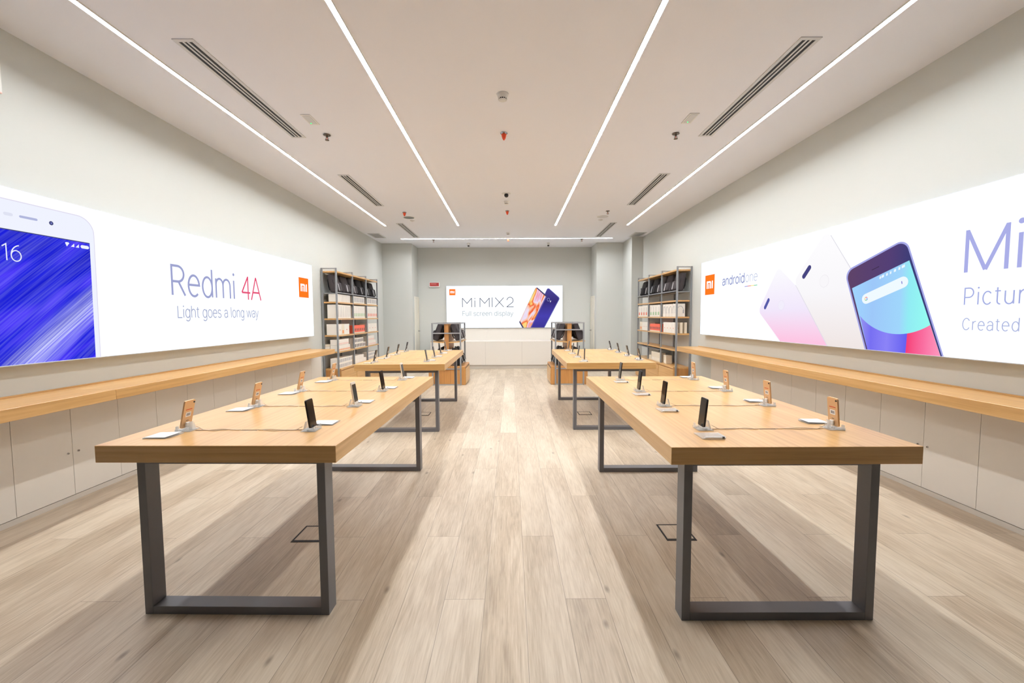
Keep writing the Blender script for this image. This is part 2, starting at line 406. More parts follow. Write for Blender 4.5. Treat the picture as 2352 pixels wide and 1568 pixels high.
# floor and ceiling, walls
o = MB(); o.box(XA - 0.15, XB + 0.15, YN, YW + 0.15, -0.1, 0, M['floor']); struct(o.build('floor'), 'pale oak plank floor of the shop', 'floor')
o = MB(); o.box(XA - 0.15, XB + 0.15, YN, YW + 0.15, ZC, ZC + 0.12, M['ceiling']); struct(o.build('ceiling'), 'smooth white ceiling of the shop', 'ceiling')
o = MB(); o.box(XA - 0.15, XA, YN, YW + 0.15, 0, ZC, M['wall']); struct(o.build('wall_left'), 'long pale wall on the left', 'wall')
o = MB(); o.box(XB, XB + 0.15, YN, YW + 0.15, 0, ZC, M['wall']); struct(o.build('wall_right'), 'long pale wall on the right', 'wall')
o = MB(); o.box(XA, XB, YW, YW + 0.15, 0, ZC, M['wall']); struct(o.build('wall_back'), 'grey-green back wall behind the light box', 'wall')
o = MB(); o.box(XA, BLK_L, BLK_Y, YW, 0, ZC, M['wall']); struct(o.build('wall_back_left'), 'projecting wall block at the left back corner', 'wall')
o = MB(); o.box(BLK_R, XB, BLK_Y, YW, 0, ZC, M['wall']); struct(o.build('wall_back_right'), 'projecting wall block at the right back corner', 'wall')
o = MB(); o.box(PIL_X, XB, PIL_Y, BLK_Y, 0, ZC, M['wall']); struct(o.build('wall_pillar'), 'square pillar against the right wall near the back', 'wall')

def room_door(n, side):
    x = BLK_L if side < 0 else BLK_R
    s = 1 if side < 0 else -1
    e = empty('door_%d' % n, (x, 12.16, 0)); struct(e, 'narrow cream door in the side of the %s wall block' % ('left' if side < 0 else 'right'), 'door')
    quick('door_frame', e, M['door'], (0, s * 0.02, -0.25, -0.21, 0, 2.03), (0, s * 0.02, 0.21, 0.25, 0, 2.03), (0, s * 0.02, -0.21, 0.21, 1.99, 2.03))
    quick('door_leaf', e, M['door'], (0, s * 0.012, -0.205, 0.205, 0.006, 1.985))
    h = MB(); h.cyl((s * 0.014, 0.165, 1.04), 0.026, 0.026, 0.01, M['chrome'], axis='x'); h.cyl((s * 0.035, 0.165, 1.04), 0.009, 0.009, 0.05, M['chrome'], axis='x')
    h.box(*sorted((s * 0.05, s * 0.066)), 0.05, 0.172, 1.03, 1.05, M['chrome'], 0.004)
    h.build('door_handle', e)
room_door(1, -1); room_door(2, 1)

# ------------------------------------------------------------------ ceiling: light lines
def strip(x0, x1, y0, y1, label):
    e = empty('strip_light', ((x0 + x1) / 2, (y0 + y1) / 2, ZC)); tag(e, label, 'ceiling light', 'light lines in the ceiling')
    a, b = (x1 - x0) / 2, (y1 - y0) / 2
    quick('housing', e, M['white_pl'], (-a - 0.004, -a, -b, b, -0.012, 0), (a, a + 0.004, -b, b, -0.012, 0), (-a - 0.004, a + 0.004, -b - 0.004, -b, -0.012, 0), (-a - 0.004, a + 0.004, b, b + 0.004, -0.012, 0))
    quick('diffuser', e, M['strip'], (-a, a, -b, b, -0.0015, 0))
Y0, Y1, HW = 1.62, 9.41, 0.018
strip(-2.768 - HW, -2.768 + HW, Y0, Y1, 'long light line in the ceiling nearest the left wall')
strip(-1.154 - HW, -1.154 + HW, Y0, Y1, 'long light line in the ceiling over the left edge of the aisle')
strip(1.0 - HW, 1.0 + HW, Y0, Y1, 'long light line in the ceiling over the right edge of the aisle')
strip(2.598 - HW, 2.598 + HW, Y0, Y1, 'long light line in the ceiling nearest the right wall')
strip(-2.83, 2.645, 10.955 - HW, 10.955 + HW, 'light line crossing the ceiling in front of the back wall')

def linear_vent(x, y0, y1, label):
    e = empty('air_vent', (x, (y0 + y1) / 2, ZC), 0, label, 'air vent', 'slotted air vents in the ceiling')
    b = (y1 - y0) / 2; a = 0.078
    fr = MB()
    fr.box(-a, -0.05, -b, b, -0.006, 0, M['grille_al']); fr.box(0.05, a, -b, b, -0.006, 0, M['grille_al'])
    fr.box(-0.05, 0.05, -b, -b + 0.03, -0.006, 0, M['grille_al']); fr.box(-0.05, 0.05, b - 0.03, b, -0.006, 0, M['grille_al'])
    fr.build('frame', e)
    quick('slot', e, M['black'], (-0.05, 0.05, -b + 0.03, b - 0.03, -0.002, 0))
    for k in (-0.0165, 0.0165):
        quick('slat', e, M['grille_al'], (k - 0.0075, k + 0.0075, -b + 0.03, b - 0.03, -0.006, -0.002))
for sx, side in ((-2.375, 'left'), (2.205, 'right')):
    linear_vent(sx, 3.165, 4.845, 'slotted air vent in the ceiling over the near %s table' % side)
    linear_vent(sx, 6.075, 7.76, 'slotted air vent in the ceiling above the far %s table' % side)
    linear_vent(sx + (-0.02 if sx < 0 else 0.03), 9.18, 10.8, 'slotted air vent in the ceiling next to the cross light, %s side' % side)
def square_vent(x, label):
    e = empty('return_grille', (x, 10.54, ZC), 0, label, 'air vent', 'grey return grilles in the ceiling')
    a = 0.145
    quick('frame', e, M['grille_al'], (-a, a, -0.285, -0.255, -0.008, 0), (-a, a, 0.255, 0.285, -0.008, 0), (-a, -a + 0.03, -0.255, 0.255, -0.008, 0), (a - 0.03, a, -0.255, 0.255, -0.008, 0))
    b = MB()
    b.box(-a + 0.03, a - 0.03, -0.255, 0.255, -0.002, 0, M['grey_gr'])
    for k in range(16): b.box(-a + 0.03, a - 0.03, -0.245 + k * 0.0325, -0.236 + k * 0.0325, -0.006, -0.002, M['grille_al'])
    b.build('louvre', e)
square_vent(-3.315, 'grey square grille in the ceiling corner above the left shelving')
square_vent(3.165, 'grey square grille in the ceiling above the pillar')

def sprinkler(x, y, orange, label):
    e = empty('sprinkler_head', (x, y, ZC), 0, label, 'sprinkler', 'sprinkler heads in the ceiling')
    b = MB(); b.cyl((0, 0, -0.004), 0.040, 0.034, 0.008, M['brass' if not orange else 'chrome']); b.build('escutcheon', e, True)
    b = MB(); b.cyl((0, 0, -0.02), 0.011, 0.011, 0.025, M['brass'])
    for s in (-1, 1): b.tube([(s * 0.010, 0, -0.03), (s * 0.018, 0, -0.042), (s * 0.006, 0, -0.058)], 0.003, M['brass'], 6)
    if not orange:
        b.cyl((0, 0, -0.060), 0.022, 0.022, 0.003, M['brass']); b.cyl((0, 0, -0.044), 0.004, 0.004, 0.02, M['orange_cap'])
    b.build('nozzle', e)
    if orange:
        b = MB(); b.cyl((0, 0, -0.040), 0.018, 0.030, 0.045, M['orange_cap']); b.cyl((0, 0, -0.07), 0.008, 0.016, 0.016, M['orange_cap'])
        b.build('cap', e, True)
sprinkler(-2.03, 4.772, False, 'bare metal sprinkler in the ceiling beside the nearest left vent')
sprinkler(1.845, 4.771, False, 'bare metal sprinkler in the ceiling beside the nearest right vent')
sprinkler(-0.066, 4.745, True, 'orange capped sprinkler on the ceiling centre line nearest the front smoke detector')
sprinkler(-0.058, 8.14, True, 'orange capped sprinkler on the ceiling centre line behind the black dome camera')
sprinkler(-0.058, 11.02, True, 'orange capped sprinkler on the ceiling centre just behind the cross light')
sprinkler(-2.046, 8.22, True, 'orange capped sprinkler next to the left round ceiling speaker')
sprinkler(1.88, 8.19, False, 'bare sprinkler next to the right round ceiling speaker')
sprinkler(-2.025, 11.15, False, 'small bare sprinkler behind the left end of the cross light')
sprinkler(1.876, 11.13, False, 'small bare sprinkler behind the right end of the cross light')

def smoke(x, y, label, sc=1.0):
    e = empty('smoke_detector', (x, y, ZC), 0, label, 'smoke detector', 'smoke detectors on the ceiling'); e.scale = (sc, sc, sc)
    b = MB(); b.cyl((0, 0, -0.006), 0.052, 0.056, 0.012, M['white_pl'], 28); b.build('base', e, True)
    b = MB(); b.cyl((0, 0, -0.026), 0.042, 0.047, 0.028, M['white_pl'], 28); b.cyl((0, 0, -0.056), 0.026, 0.038, 0.008, M['white_pl'], 28); b.build('body', e)
    b = MB(); b.cyl((0, 0, -0.046), 0.034, 0.036, 0.012, M['black'], 28)
    for k in range(14):
        a = 2 * PI * k / 14; b.cyl((0.038 * math.cos(a), 0.038 * math.sin(a), -0.046), 0.0035, 0.0035, 0.013, M['white_pl'], 6)
    b.build('vent_ring', e)
smoke(-0.065, 3.94, 'white smoke detector nearest the camera on the ceiling centre line')
smoke(-0.066, 7.5, 'white smoke detector just behind the black dome camera', 0.9)
smoke(-0.055, 10.24, 'white smoke detector on the centre line in front of the cross light', 0.9)
# dome camera
e = empty('dome_camera', (-0.063, 7.02, ZC), 0, 'black ball dome camera on the ceiling centre line', 'camera')
b = MB(); b.cyl((0, 0, -0.004), 0.075, 0.078, 0.008, M['white_pl'], 28); b.build('base', e, True)
b = MB(); b.sphere((0, 0, -0.030), 0.036, M['screen']); b.build('dome', e, True)
for x, side in ((-2.065, 'left'), (1.883, 'right')):
    e = empty('ceiling_speaker', (x, 8.655, ZC), 0, 'round flush speaker grille in the ceiling, %s side' % side, 'speaker', 'round speakers in the ceiling')
    b = MB(); b.cyl((0, 0, -0.003), 0.115, 0.12, 0.006, M['white_pl'], 32); b.build('rim', e, True)
    b = MB(); b.cyl((0, 0, -0.0065), 0.104, 0.104, 0.002, M['grille_al' if side == 'right' else 'grey_gr'], 32); b.build('grille', e)
for x, side in ((-2.06, 'left'), (1.90, 'right')):
    e = empty('motion_sensor', (x, 8.93, ZC), 0, 'small pale sensor behind the %s round speaker' % side, 'sensor', 'small sensors behind the speakers')
    b = MB(); b.cyl((0, 0, -0.004), 0.048, 0.05, 0.008, M['white_pl'], 24); b.build('base', e, True)
    b = MB(); b.sphere((0, 0, -0.008), 0.028, M['white_pl'], sz=0.6); b.build('lens', e, True)
def emergency(x, side):
    e = empty('emergency_light', (x, 4.415, ZC), 0, 'flush emergency light with a green lamp, %s of the aisle' % side, 'emergency light', 'emergency lights in the ceiling')
    quick('frame', e, M['white_pl'], (-0.05, 0.05, -0.11, 0.11, -0.008, 0), bev=0.003)
    quick('lens', e, M['grille_al'], (-0.036, 0.036, -0.095, 0.085, -0.011, -0.008), bev=0.002)
    b = MB(); b.cyl((-0.02 if side == 'left' else 0.0, 0.06, -0.013), 0.006, 0.006, 0.004, M['led_green'], 12); b.build('indicator', e)
emergency(-2.045, 'left'); emergency(1.853, 'right')
for x, side in ((-1.155, 'left'), (1.044, 'right')):
    e = empty('security_camera', (x, 11.68, ZC), 0, 'small white security camera on the ceiling before the back wall, %s one' % side, 'camera', 'security cameras before the back wall')
    b = MB(); b.cyl((0, 0, -0.006), 0.045, 0.045, 0.012, M['white_pl'], 20); b.build('mount', e, True)
    b = MB(); b.box(-0.03, 0.03, -0.045, 0.03, -0.07, -0.012, M['white_pl'], 0.006); b.build('housing', e)
    b = MB(); b.sphere((0, -0.02, -0.074), 0.030, M['screen'], sz=0.8); b.build('lens', e, True)

# ------------------------------------------------------------------ lettering
def _arc(cx, cy, rx, ry, a0, a1, n=None):
    n = n or max(4, int(abs(a1 - a0) / 12))
    return [(cx + rx * math.cos(math.radians(a0 + (a1 - a0) * k / n)), cy + ry * math.sin(math.radians(a0 + (a1 - a0) * k / n))) for k in range(n + 1)]
XH, AS = 0.745, 1.05
def _o(cx, w=0.27): return _arc(cx, XH / 2, w, XH / 2 - 0.0, 90, 450, 32)
GLYPH = {   # thin monoline letters: advance width, strokes (cap height 1, baseline 0)
    'R': (0.74, [[(0.1, 0), (0.1, 1), (0.36, 1)] + _arc(0.36, 0.735, 0.265, 0.265, 90, -90)[1:] + [(0.1, 0.47)], [(0.38, 0.47), (0.66, 0)]]),
    'P': (0.72, [[(0.1, 0), (0.1, 1), (0.36, 1)] + _arc(0.36, 0.72, 0.28, 0.28, 90, -90)[1:] + [(0.1, 0.44)]]),
    'M': (1.02, [[(0.1, 0), (0.1, 1)], [(0.1, 0.985), (0.51, 0.03)], [(0.51, 0.03), (0.92, 0.985)], [(0.92, 1), (0.92, 0)]]),
    'A': (0.78, [[(0.02, 0), (0.39, 1)], [(0.39, 1), (0.76, 0)], [(0.14, 0.33), (0.64, 0.33)]]),
    'L': (0.62, [[(0.1, 1), (0.1, 0), (0.58, 0)]]),
    'F': (0.64, [[(0.1, 0), (0.1, 1), (0.60, 1)], [(0.1, 0.52), (0.54, 0.52)]]),
    'C': (0.80, [_arc(0.42, 0.5, 0.33, 0.5, 35, 325)]),
    '4': (0.68, [[(0.49, 0), (0.49, 1)], [(0.49, 0.985), (0.04, 0.30)], [(0.04, 0.30), (0.64, 0.30)]]),
    '1': (0.42, [[(0.06, 0.82), (0.27, 0.98), (0.27, 0)]]),
    '6': (0.66, [_arc(0.33, 0.32, 0.26, 0.32, 0, 360, 32), _arc(0.60, 0.34, 0.53, 0.64, 180, 100)]),
    'e': (0.66, [[(0.07, 0.40), (0.59, 0.40)] + _arc(0.33, XH / 2, 0.26, XH / 2, 6, 312)]),
    'd': (0.68, [_o(0.33, 0.25), [(0.58, AS), (0.58, 0)]]),
    'a': (0.64, [[(0.54, 0), (0.54, 0.50)] + _arc(0.32, 0.50, 0.22, XH - 0.50, 0, 160)[1:], [(0.54, 0.42), (0.30, 0.42)] + _arc(0.28, 0.21, 0.20, 0.21, 90, 270)[1:] + [(0.36, 0.0), (0.54, 0.14)]]),
    'm': (1.02, [[(0.1, 0), (0.1, XH)], _arc(0.30, 0.5, 0.20, XH - 0.5, 180, 0) + [(0.50, 0)], _arc(0.71, 0.5, 0.21, XH - 0.5, 180, 0) + [(0.92, 0)]]),
    'n': (0.66, [[(0.1, 0), (0.1, XH)], _arc(0.33, 0.47, 0.23, XH - 0.47, 180, 0) + [(0.56, 0)]]),
    'h': (0.66, [[(0.1, 0), (0.1, AS)], _arc(0.33, 0.47, 0.23, XH - 0.47, 180, 0) + [(0.56, 0)]]),
    'u': (0.66, [[(0.56, 0), (0.56, XH)], [(0.1, XH), (0.1, 0.26)] + _arc(0.33, 0.26, 0.23, 0.26, 180, 360)[1:]]),
    'r': (0.42, [[(0.1, 0), (0.1, XH)], _arc(0.34, 0.45, 0.24, XH - 0.45, 180, 80)]),
    'i': (0.24, [[(0.12, 0), (0.12, XH)], [(0.12, 0.95), (0.12, 1.03)]]),
    'l': (0.24, [[(0.12, 0), (0.12, AS)]]),
    't': (0.40, [[(0.17, 0.95), (0.17, 0.18)] + _arc(0.33, 0.18, 0.16, 0.18, 180, 280)[1:], [(0.03, XH), (0.35, XH)]]),
    'o': (0.68, [_o(0.34)]),
    'c': (0.62, [_arc(0.33, XH / 2, 0.26, XH / 2, 42, 318)]),
    's': (0.58, [_arc(0.29, 0.56, 0.20, XH - 0.56, 20, 250)[:-1] + _arc(0.29, 0.19, 0.22, 0.19, 75, -160)]),
    'g': (0.68, [_o(0.33, 0.25), [(0.58, XH), (0.58, -0.08)] + _arc(0.34, -0.08, 0.24, 0.22, 0, -150)[1:]]),
    'p': (0.68, [_o(0.35, 0.25), [(0.1, XH), (0.1, -0.30)]]),
    'y': (0.60, [[(0.03, XH), (0.30, 0.0)], [(0.57, XH), (0.25, -0.16), (0.16, -0.28), (0.03, -0.29)]]),
    'w': (0.94, [[(0.03, XH), (0.25, 0)], [(0.25, 0), (0.47, XH)], [(0.47, XH), (0.69, 0)], [(0.69, 0), (0.91, XH)]]),
    ' ': (0.32, []),
}
def text_mesh(parent, body, mat, u0, u1, v0, cap, place, weight=0.075, gap=0.02, name='lettering'):
    """thin lettering: baseline v0, capital height cap, first and last stroke at u0 and u1 (u1 < u0 reads backwards along u)"""
    x = 0.0; strokes_ = []
    for ch in body:
        w, st = GLYPH[ch]
        for q in st: strokes_.append([(x + a, b) for a, b in q])
        x += w + gap
    xs = [a for q in strokes_ for a, _ in q]; ax, bx = min(xs), max(xs)
    d = 1 if u1 > u0 else -1; L = abs(u1 - u0); t = weight * cap
    k = (L - t) / (bx - ax)
    q = MB()
    for i, sct in enumerate(strokes_):
        pts = [Vector(((a - ax) * k + t / 2, b * (cap - 0.0))) for a, b in sct]
        n = len(pts); left = []; right = []
        if n == 2 and (pts[1] - pts[0]).length < 0.12 * cap:          # the dot of an i
            c = (pts[0] + pts[1]) / 2
            q.poly([place(u0 + d * (c.x + t * 0.72 * math.cos(2 * PI * m_ / 14)), v0 + c.y + t * 0.72 * math.sin(2 * PI * m_ / 14)) for m_ in range(14)], mat); continue
        closed = (pts[0] - pts[-1]).length < 1e-6
        for m_ in range(n):
            a = pts[m_ - 1] if m_ > 0 else (pts[-2] if closed else None); b = pts[m_ + 1] if m_ < n - 1 else (pts[1] if closed else None)
            d0 = (pts[m_] - a).normalized() if a is not None else None; d1 = (b - pts[m_]).normalized() if b is not None else None
            if d0 is None: d0 = d1
            if d1 is None: d1 = d0
            n0 = Vector((-d0.y, d0.x)); n1 = Vector((-d1.y, d1.x)); nn = (n0 + n1)
            nn = nn.normalized() if nn.length > 1e-4 else n0
            ml = min(2.2, 1.0 / max(0.3, nn.dot(n0)))
            left.append(pts[m_] + nn * t / 2 * ml); right.append(pts[m_] - nn * t / 2 * ml)
        lv = [q.bm.verts.new(place(u0 + d * p_.x, v0 + p_.y)) for p_ in left]; rv = [q.bm.verts.new(place(u0 + d * p_.x, v0 + p_.y)) for p_ in right]
        fs = [q.bm.faces.new((lv[m_], lv[m_ + 1], rv[m_ + 1], rv[m_])) for m_ in range(n - 1)]
        q._tag(fs, mat)
    return q.build(name, parent, fix=False)
def logo(parent, u0, v0, s, place, place2, d=1):
    """orange square emblem with the white mark; d = direction of reading along u"""
    o = MB(); o.poly([place(u0, v0), place(u0 + d * s, v0), place(u0 + d * s, v0 + s), place(u0, v0 + s)], pr('logo_orange', 255, 124, 34))
    e = o.build('emblem', parent)
    q = MB(); w = M['lb_white']
    def P2(a, b): return place2(u0 + d * a * s, v0 + b * s)
    def rect(a0, a1, b0, b1): q.poly([P2(a0, b0), P2(a1, b0), P2(a1, b1), P2(a0, b1)], w)
    rect(0.72, 0.83, 0.31, 0.69)                         # I
    rect(0.36, 0.46, 0.31, 0.555)                        # inner bar
    out = round_poly([(0.17, 0.31), (0.28, 0.31), (0.28, 0.595), (0.54, 0.595), (0.54, 0.31), (0.65, 0.31), (0.65, 0.69), (0.17, 0.69)], [0, 0, 0, 0.03, 0, 0, 0.12, 0])
    q.poly([P2(a, b) for a, b in out], w)
    q.build('mark', e)
def flat(parent, pts, mat, place, name):
    q = MB(); q.poly([place(*a) for a in pts], mat); return q.build(name, parent)
def pill(a, b, r, n=8):
    a, b = Vector(a), Vector(b); d = (b - a).normalized(); th = math.atan2(d.y, d.x); out = []
    for c, t0 in ((b, th - PI / 2), (a, th + PI / 2)):
        for k in range(n + 1):
            t = t0 + PI * k / n; out.append((c.x + r * math.cos(t), c.y + r * math.sin(t)))
    return out
def disc(c, ru, rv, n=24): return [(c[0] + ru * math.cos(2 * PI * k / n), c[1] + rv * math.sin(2 * PI * k / n)) for k in range(n)]

def lightbox(name, label, x0, x1, y0, y1, z0, z1, face):
    """white illuminated panel: shallow aluminium body, luminous face"""
    e = empty(name, ((x0 + x1) / 2, (y0 + y1) / 2, z0)); tag(e, label, 'light box sign', 'illuminated wall signs')
    e.location = (0, 0, 0)
    quick('frame', e, M['grille_al'], (x0, x1, y0, y1, z0, z1))
    q = MB(); t = 0.004
    if face == '+x': q.box(x1, x1 + t, y0 + 0.006, y1 - 0.006, z0 + 0.006, z1 - 0.006, M['lb_white'])
    if face == '-x': q.box(x0 - t, x0, y0 + 0.006, y1 - 0.006, z0 + 0.006, z1 - 0.006, M['lb_white'])
    if face == '-y': q.box(x0 + 0.006, x1 - 0.006, y0 - t, y0, z0 + 0.006, z1 - 0.006, M['lb_white'])
    q.build('luminous_face', e)
    return e
ZB0, ZB1 = 1.122, 2.358
# --- left wall sign
LB = lightbox('light_box_sign', 'long left wall light box with a white phone, blue screen and red 4A lettering', XA, -3.455, 1.9, 7.335, ZB0, ZB1, '+x')
def lay(k): return lambda u, v: Vector((-3.450 + 0.0008 * k, u, v))
W1 = lay
ink = pr('ink_blue', 168, 172, 214)
text_mesh(LB, 'Redmi', pr('ink_redmi', 160, 165, 208), 4.283, 5.261, 1.687, 0.302, W1(2), 0.082)
text_mesh(LB, '4A', pr('ink_red', 232, 84, 120), 5.391, 5.816, 1.687, 0.301, W1(2), 0.075)
text_mesh(LB, 'Light goes a long way', pr('ink_grey', 170, 176, 205), 4.345, 5.739, 1.456, 0.120, W1(2), 0.095)
logo(LB, 6.857, 1.783, 0.325, W1(1), W1(2))
ph = flat(LB, round_poly([(2.58, ZB0 + 0.008), (3.513, ZB0 + 0.008), (3.522, 2.274), (2.58, 2.274)], [0, 0, 0.13, 0.13], 10), pr('ph_edge', 226, 222, 240), W1(1), 'printed_phone')
flat(ph, round_poly([(2.588, ZB0 + 0.008), (3.505, ZB0 + 0.008), (3.514, 2.266), (2.588, 2.266)], [0, 0, 0.125, 0.125], 10), pr('ph_body', 240, 243, 255), W1(2), 'printed_body')
flat(ph, [(2.632, ZB0 + 0.008), (3.467, ZB0 + 0.008), (3.476, 2.061), (2.632, 2.061)], M['wallpaper'], W1(3), 'printed_screen')
flat(ph, [(2.632, 2.061), (3.476, 2.061), (3.476, 2.067), (2.632, 2.067)], pr('ph_line', 70, 76, 110), W1(3), 'printed_screen_edge')
flat(ph, pill((2.999, 2.169), (3.097, 2.169), 0.0085), pr('ph_slot', 178, 184, 222), W1(3), 'printed_earpiece')
flat(ph, pill((2.909, 2.169), (2.943, 2.169), 0.011), pr('ph_sens', 224, 227, 243), W1(3), 'printed_sensor')
flat(ph, disc((3.196, 2.166), 0.015, 0.015), pr('ph_cam', 66, 70, 120), W1(3), 'printed_camera')
flat(ph, disc((3.196, 2.166), 0.006, 0.006), pr('ph_cam2', 120, 130, 200), W1(4), 'printed_camera_glint')
text_mesh(ph, '16', pr('ph_txt', 240, 244, 255), 2.872, 2.988, 1.852, 0.114, W1(4), 0.06)
flat(ph, [(3.284, 2.038), (3.296, 2.010), (3.316, 2.038), (3.308, 2.044), (3.292, 2.044)], pr('ph_txt', 240, 244, 255), W1(4), 'printed_wifi_icon')
for a in (3.326, 3.362): flat(ph, [(a, 2.014), (a + 0.026, 2.014), (a + 0.026, 2.042)], M['ph_txt'], W1(4), 'printed_signal_icon')
flat(ph, pill((3.414, 2.027), (3.455, 2.027), 0.013), M['ph_txt'], W1(4), 'printed_battery_icon')

# --- right wall sign
RB = lightbox('light_box_sign', 'long right wall light box with three tilted phones and a search bar', 3.305, XB, 1.9, 7.283, ZB0, ZB1, '-x')
def W2(k): return lambda u, v: Vector((3.300 - 0.0008 * k, u, v))
zb = ZB0 + 0.008
logo(RB, 7.122, 1.796, 0.325, W2(1), W2(2), -1)
text_mesh(RB, 'android', pr('ink_and', 156, 162, 205), 6.548, 5.925, 1.917, 0.126, W2(2), 0.15)
text_mesh(RB, 'one', pr('ink_one', 186, 190, 218), 5.905, 5.615, 1.917, 0.126, W2(2), 0.075)
for i, c in enumerate(((150, 140, 214), (230, 110, 110), (250, 226, 110), (110, 204, 150))):
    a = 5.919 - 0.076 * i; flat(RB, [(a, 1.851), (a - 0.076, 1.851), (a - 0.076, 1.861), (a, 1.861)], pr('bar%d' % i, *c), W2(2), 'printed_bar')
text_mesh(RB, 'Mi', pr('ink_mi', 172, 176, 232), 3.057, 2.712, 1.752, 0.303, W2(2), 0.085)
text_mesh(RB, 'Pictur', pr('ink_pic', 168, 176, 226), 3.045, 2.678, 1.519, 0.119, W2(2), 0.075, 0.10)
text_mesh(RB, 'Created', pr('ink_cre', 176, 184, 222), 3.047, 2.702, 1.338, 0.083, W2(2), 0.08, 0.10)
pk = flat(RB, round_poly([(5.10, zb), (5.575, 1.505), (5.185, 2.045), (4.0, zb)], [0, 0.07, 0.07, 0], 8), grad_emit('printed_pink_back', 'z', [(0.0, S(255, 196, 226)), (0.45, S(242, 232, 252)), (1.0, S(252, 251, 255))], 1.13, 2.0), W2(1), 'printed_pink_phone')
flat(pk, [(5.548, 1.462), (5.556, 1.470), (5.108, zb), (5.10, zb)], pr('pk_edge', 222, 214, 234), W2(2), 'printed_edge')
flat(pk, pill((5.36, 1.645), (5.428, 1.550), 0.024), pr('lens1', 88, 92, 170), W2(2), 'printed_camera')
flat(pk, disc((5.104, 1.572), 0.060, 0.060), pr('ring1', 232, 226, 244), W2(2), 'printed_fingerprint_ring'); flat(pk, disc((5.104, 1.572), 0.056, 0.056), pr('ring1b', 243, 238, 252), W2(3), 'printed_fingerprint_pad')
wh = flat(RB, round_poly([(4.33, zb), (4.885, 1.845), (4.405, 2.335), (3.46, zb)], [0, 0.08, 0.08, 0], 8), grad_emit('printed_cream_back', 'z', [(0.0, S(240, 230, 228)), (0.5, S(249, 247, 250)), (1.0, S(254, 253, 255))], 1.13, 2.25), W2(4), 'printed_white_phone')
flat(wh, [(4.852, 1.800), (4.860, 1.796), (4.342, zb), (4.330, zb)], pr('wh_edge', 226, 224, 232), W2(5), 'printed_edge')
flat(wh, [(4.352, 2.268), (4.344, 2.272), (4.05, 1.872), (4.058, 1.868)], M['wh_edge'], W2(5), 'printed_edge')
flat(wh, pill((4.640, 1.973), (4.724, 1.884), 0.027), pr('lens2', 72, 70, 130), W2(5), 'printed_camera')
flat(wh, disc((4.414, 1.806), 0.066, 0.066), pr('ring2', 236, 233, 238), W2(5), 'printed_fingerprint_ring'); flat(wh, disc((4.414, 1.806), 0.062, 0.062), pr('ring2b', 249, 247, 250), W2(6), 'printed_fingerprint_pad')
bk = flat(RB, round_poly([(3.872, zb), (4.150, 1.878), (3.512, 2.088), (3.160, zb)], [0, 0.095, 0.095, 0], 10), pr('bk_edge', 168, 170, 232), W2(7), 'printed_dark_phone')
flat(bk, round_poly([(3.855, zb), (4.128, 1.866), (3.520, 2.070), (3.172, zb)], [0, 0.085, 0.085, 0], 10), grad_emit('printed_dark_front', 'y', [(0.0, S(60, 62, 120)), (0.3, S(84, 64, 118)), (1.0, S(96, 68, 104))], 3.45, 4.12), W2(8), 'printed_front')
sc = flat(bk, [(3.840, zb), (4.046, 1.706), (3.475, 1.897), (3.182, zb)], grad_emit('printed_sky_screen', 'y', [(0.0, S(150, 255, 240)), (0.26, S(146, 236, 244)), (0.36, S(160, 214, 252)), (0.7, S(158, 200, 250)), (1.0, S(160, 214, 255))], 3.25, 4.05), W2(9), 'printed_screen')
flat(sc, pill((3.878, 1.598), (3.521, 1.722), 0.047), pr('bar_white', 240, 250, 255), W2(10), 'printed_search_bar')
gm = MB()
for a0, a1, c in ((30, 130, (236, 120, 130)), (130, 220, (250, 214, 120)), (220, 310, (130, 206, 160)), (310, 372, (130, 170, 240))):
    pts = []
    for k in range(7):
        t = math.radians(a0 + (a1 - a0) * k / 6); pts.append((3.878 - 0.018 * math.cos(t), 1.598 + 0.018 * math.sin(t)))
    for k in range(6, -1, -1):
        t = math.radians(a0 + (a1 - a0) * k / 6); pts.append((3.878 - 0.011 * math.cos(t), 1.598 + 0.011 * math.sin(t)))
    gm.poly([W2(11)(*q) for q in pts], pr('g%d' % a0, *c))
gm.poly([W2(11)(*q) for q in ((3.878, 1.594), (3.860, 1.594), (3.860, 1.601), (3.878, 1.601))], pr('g310', 130, 170, 240))
gm.build('printed_letter_icon', sc)
flat(sc, pill((3.528, 1.712), (3.532, 1.727), 0.005), pr('mic', 150, 150, 220), W2(11), 'printed_microphone')
# wallpaper arcs
def circ(a, b, c):
    (ax, ay), (bx, by), (cx, cy) = a, b, c
    d = 2 * (ax * (by - cy) + bx * (cy - ay) + cx * (ay - by))
    ux = ((ax * ax + ay * ay) * (by - cy) + (bx * bx + by * by) * (cy - ay) + (cx * cx + cy * cy) * (ay - by)) / d
    uy = ((ax * ax + ay * ay) * (cx - bx) + (bx * bx + by * by) * (ax - cx) + (cx * cx + cy * cy) * (bx - ax)) / d
    return (ux, uy), math.hypot(ax - ux, ay - uy)
(cu_, cv_), cr_ = circ((3.939, 1.441), (3.589, 1.285), (3.273, 1.368))
def arc(u): return cv_ - math.sqrt(max(0, cr_ ** 2 - (u - cu_) ** 2))
us = [3.939 + (3.461 - 3.939) * k / 14 for k in range(15)]
flat(sc, [(u, arc(u)) for u in us] + [(3.467, zb), (3.840, zb)], grad_emit('printed_violet', 'y', [(0.0, S(100, 96, 240)), (0.4, S(140, 132, 248)), (0.75, S(120, 112, 242)), (1.0, S(150, 148, 240))], 3.46, 3.93), W2(10), 'printed_violet_shape')
us = [3.461 + (3.273 - 3.461) * k / 8 for k in range(9)]
flat(sc, [(u, arc(u)) for u in us] + [(3.182, zb), (3.467, zb)], grad_emit('printed_rose', 'y', [(0.0, S(255, 150, 190)), (0.5, S(250, 110, 160)), (1.0, S(246, 64, 120))], 3.19, 3.46), W2(10), 'printed_rose_shape')
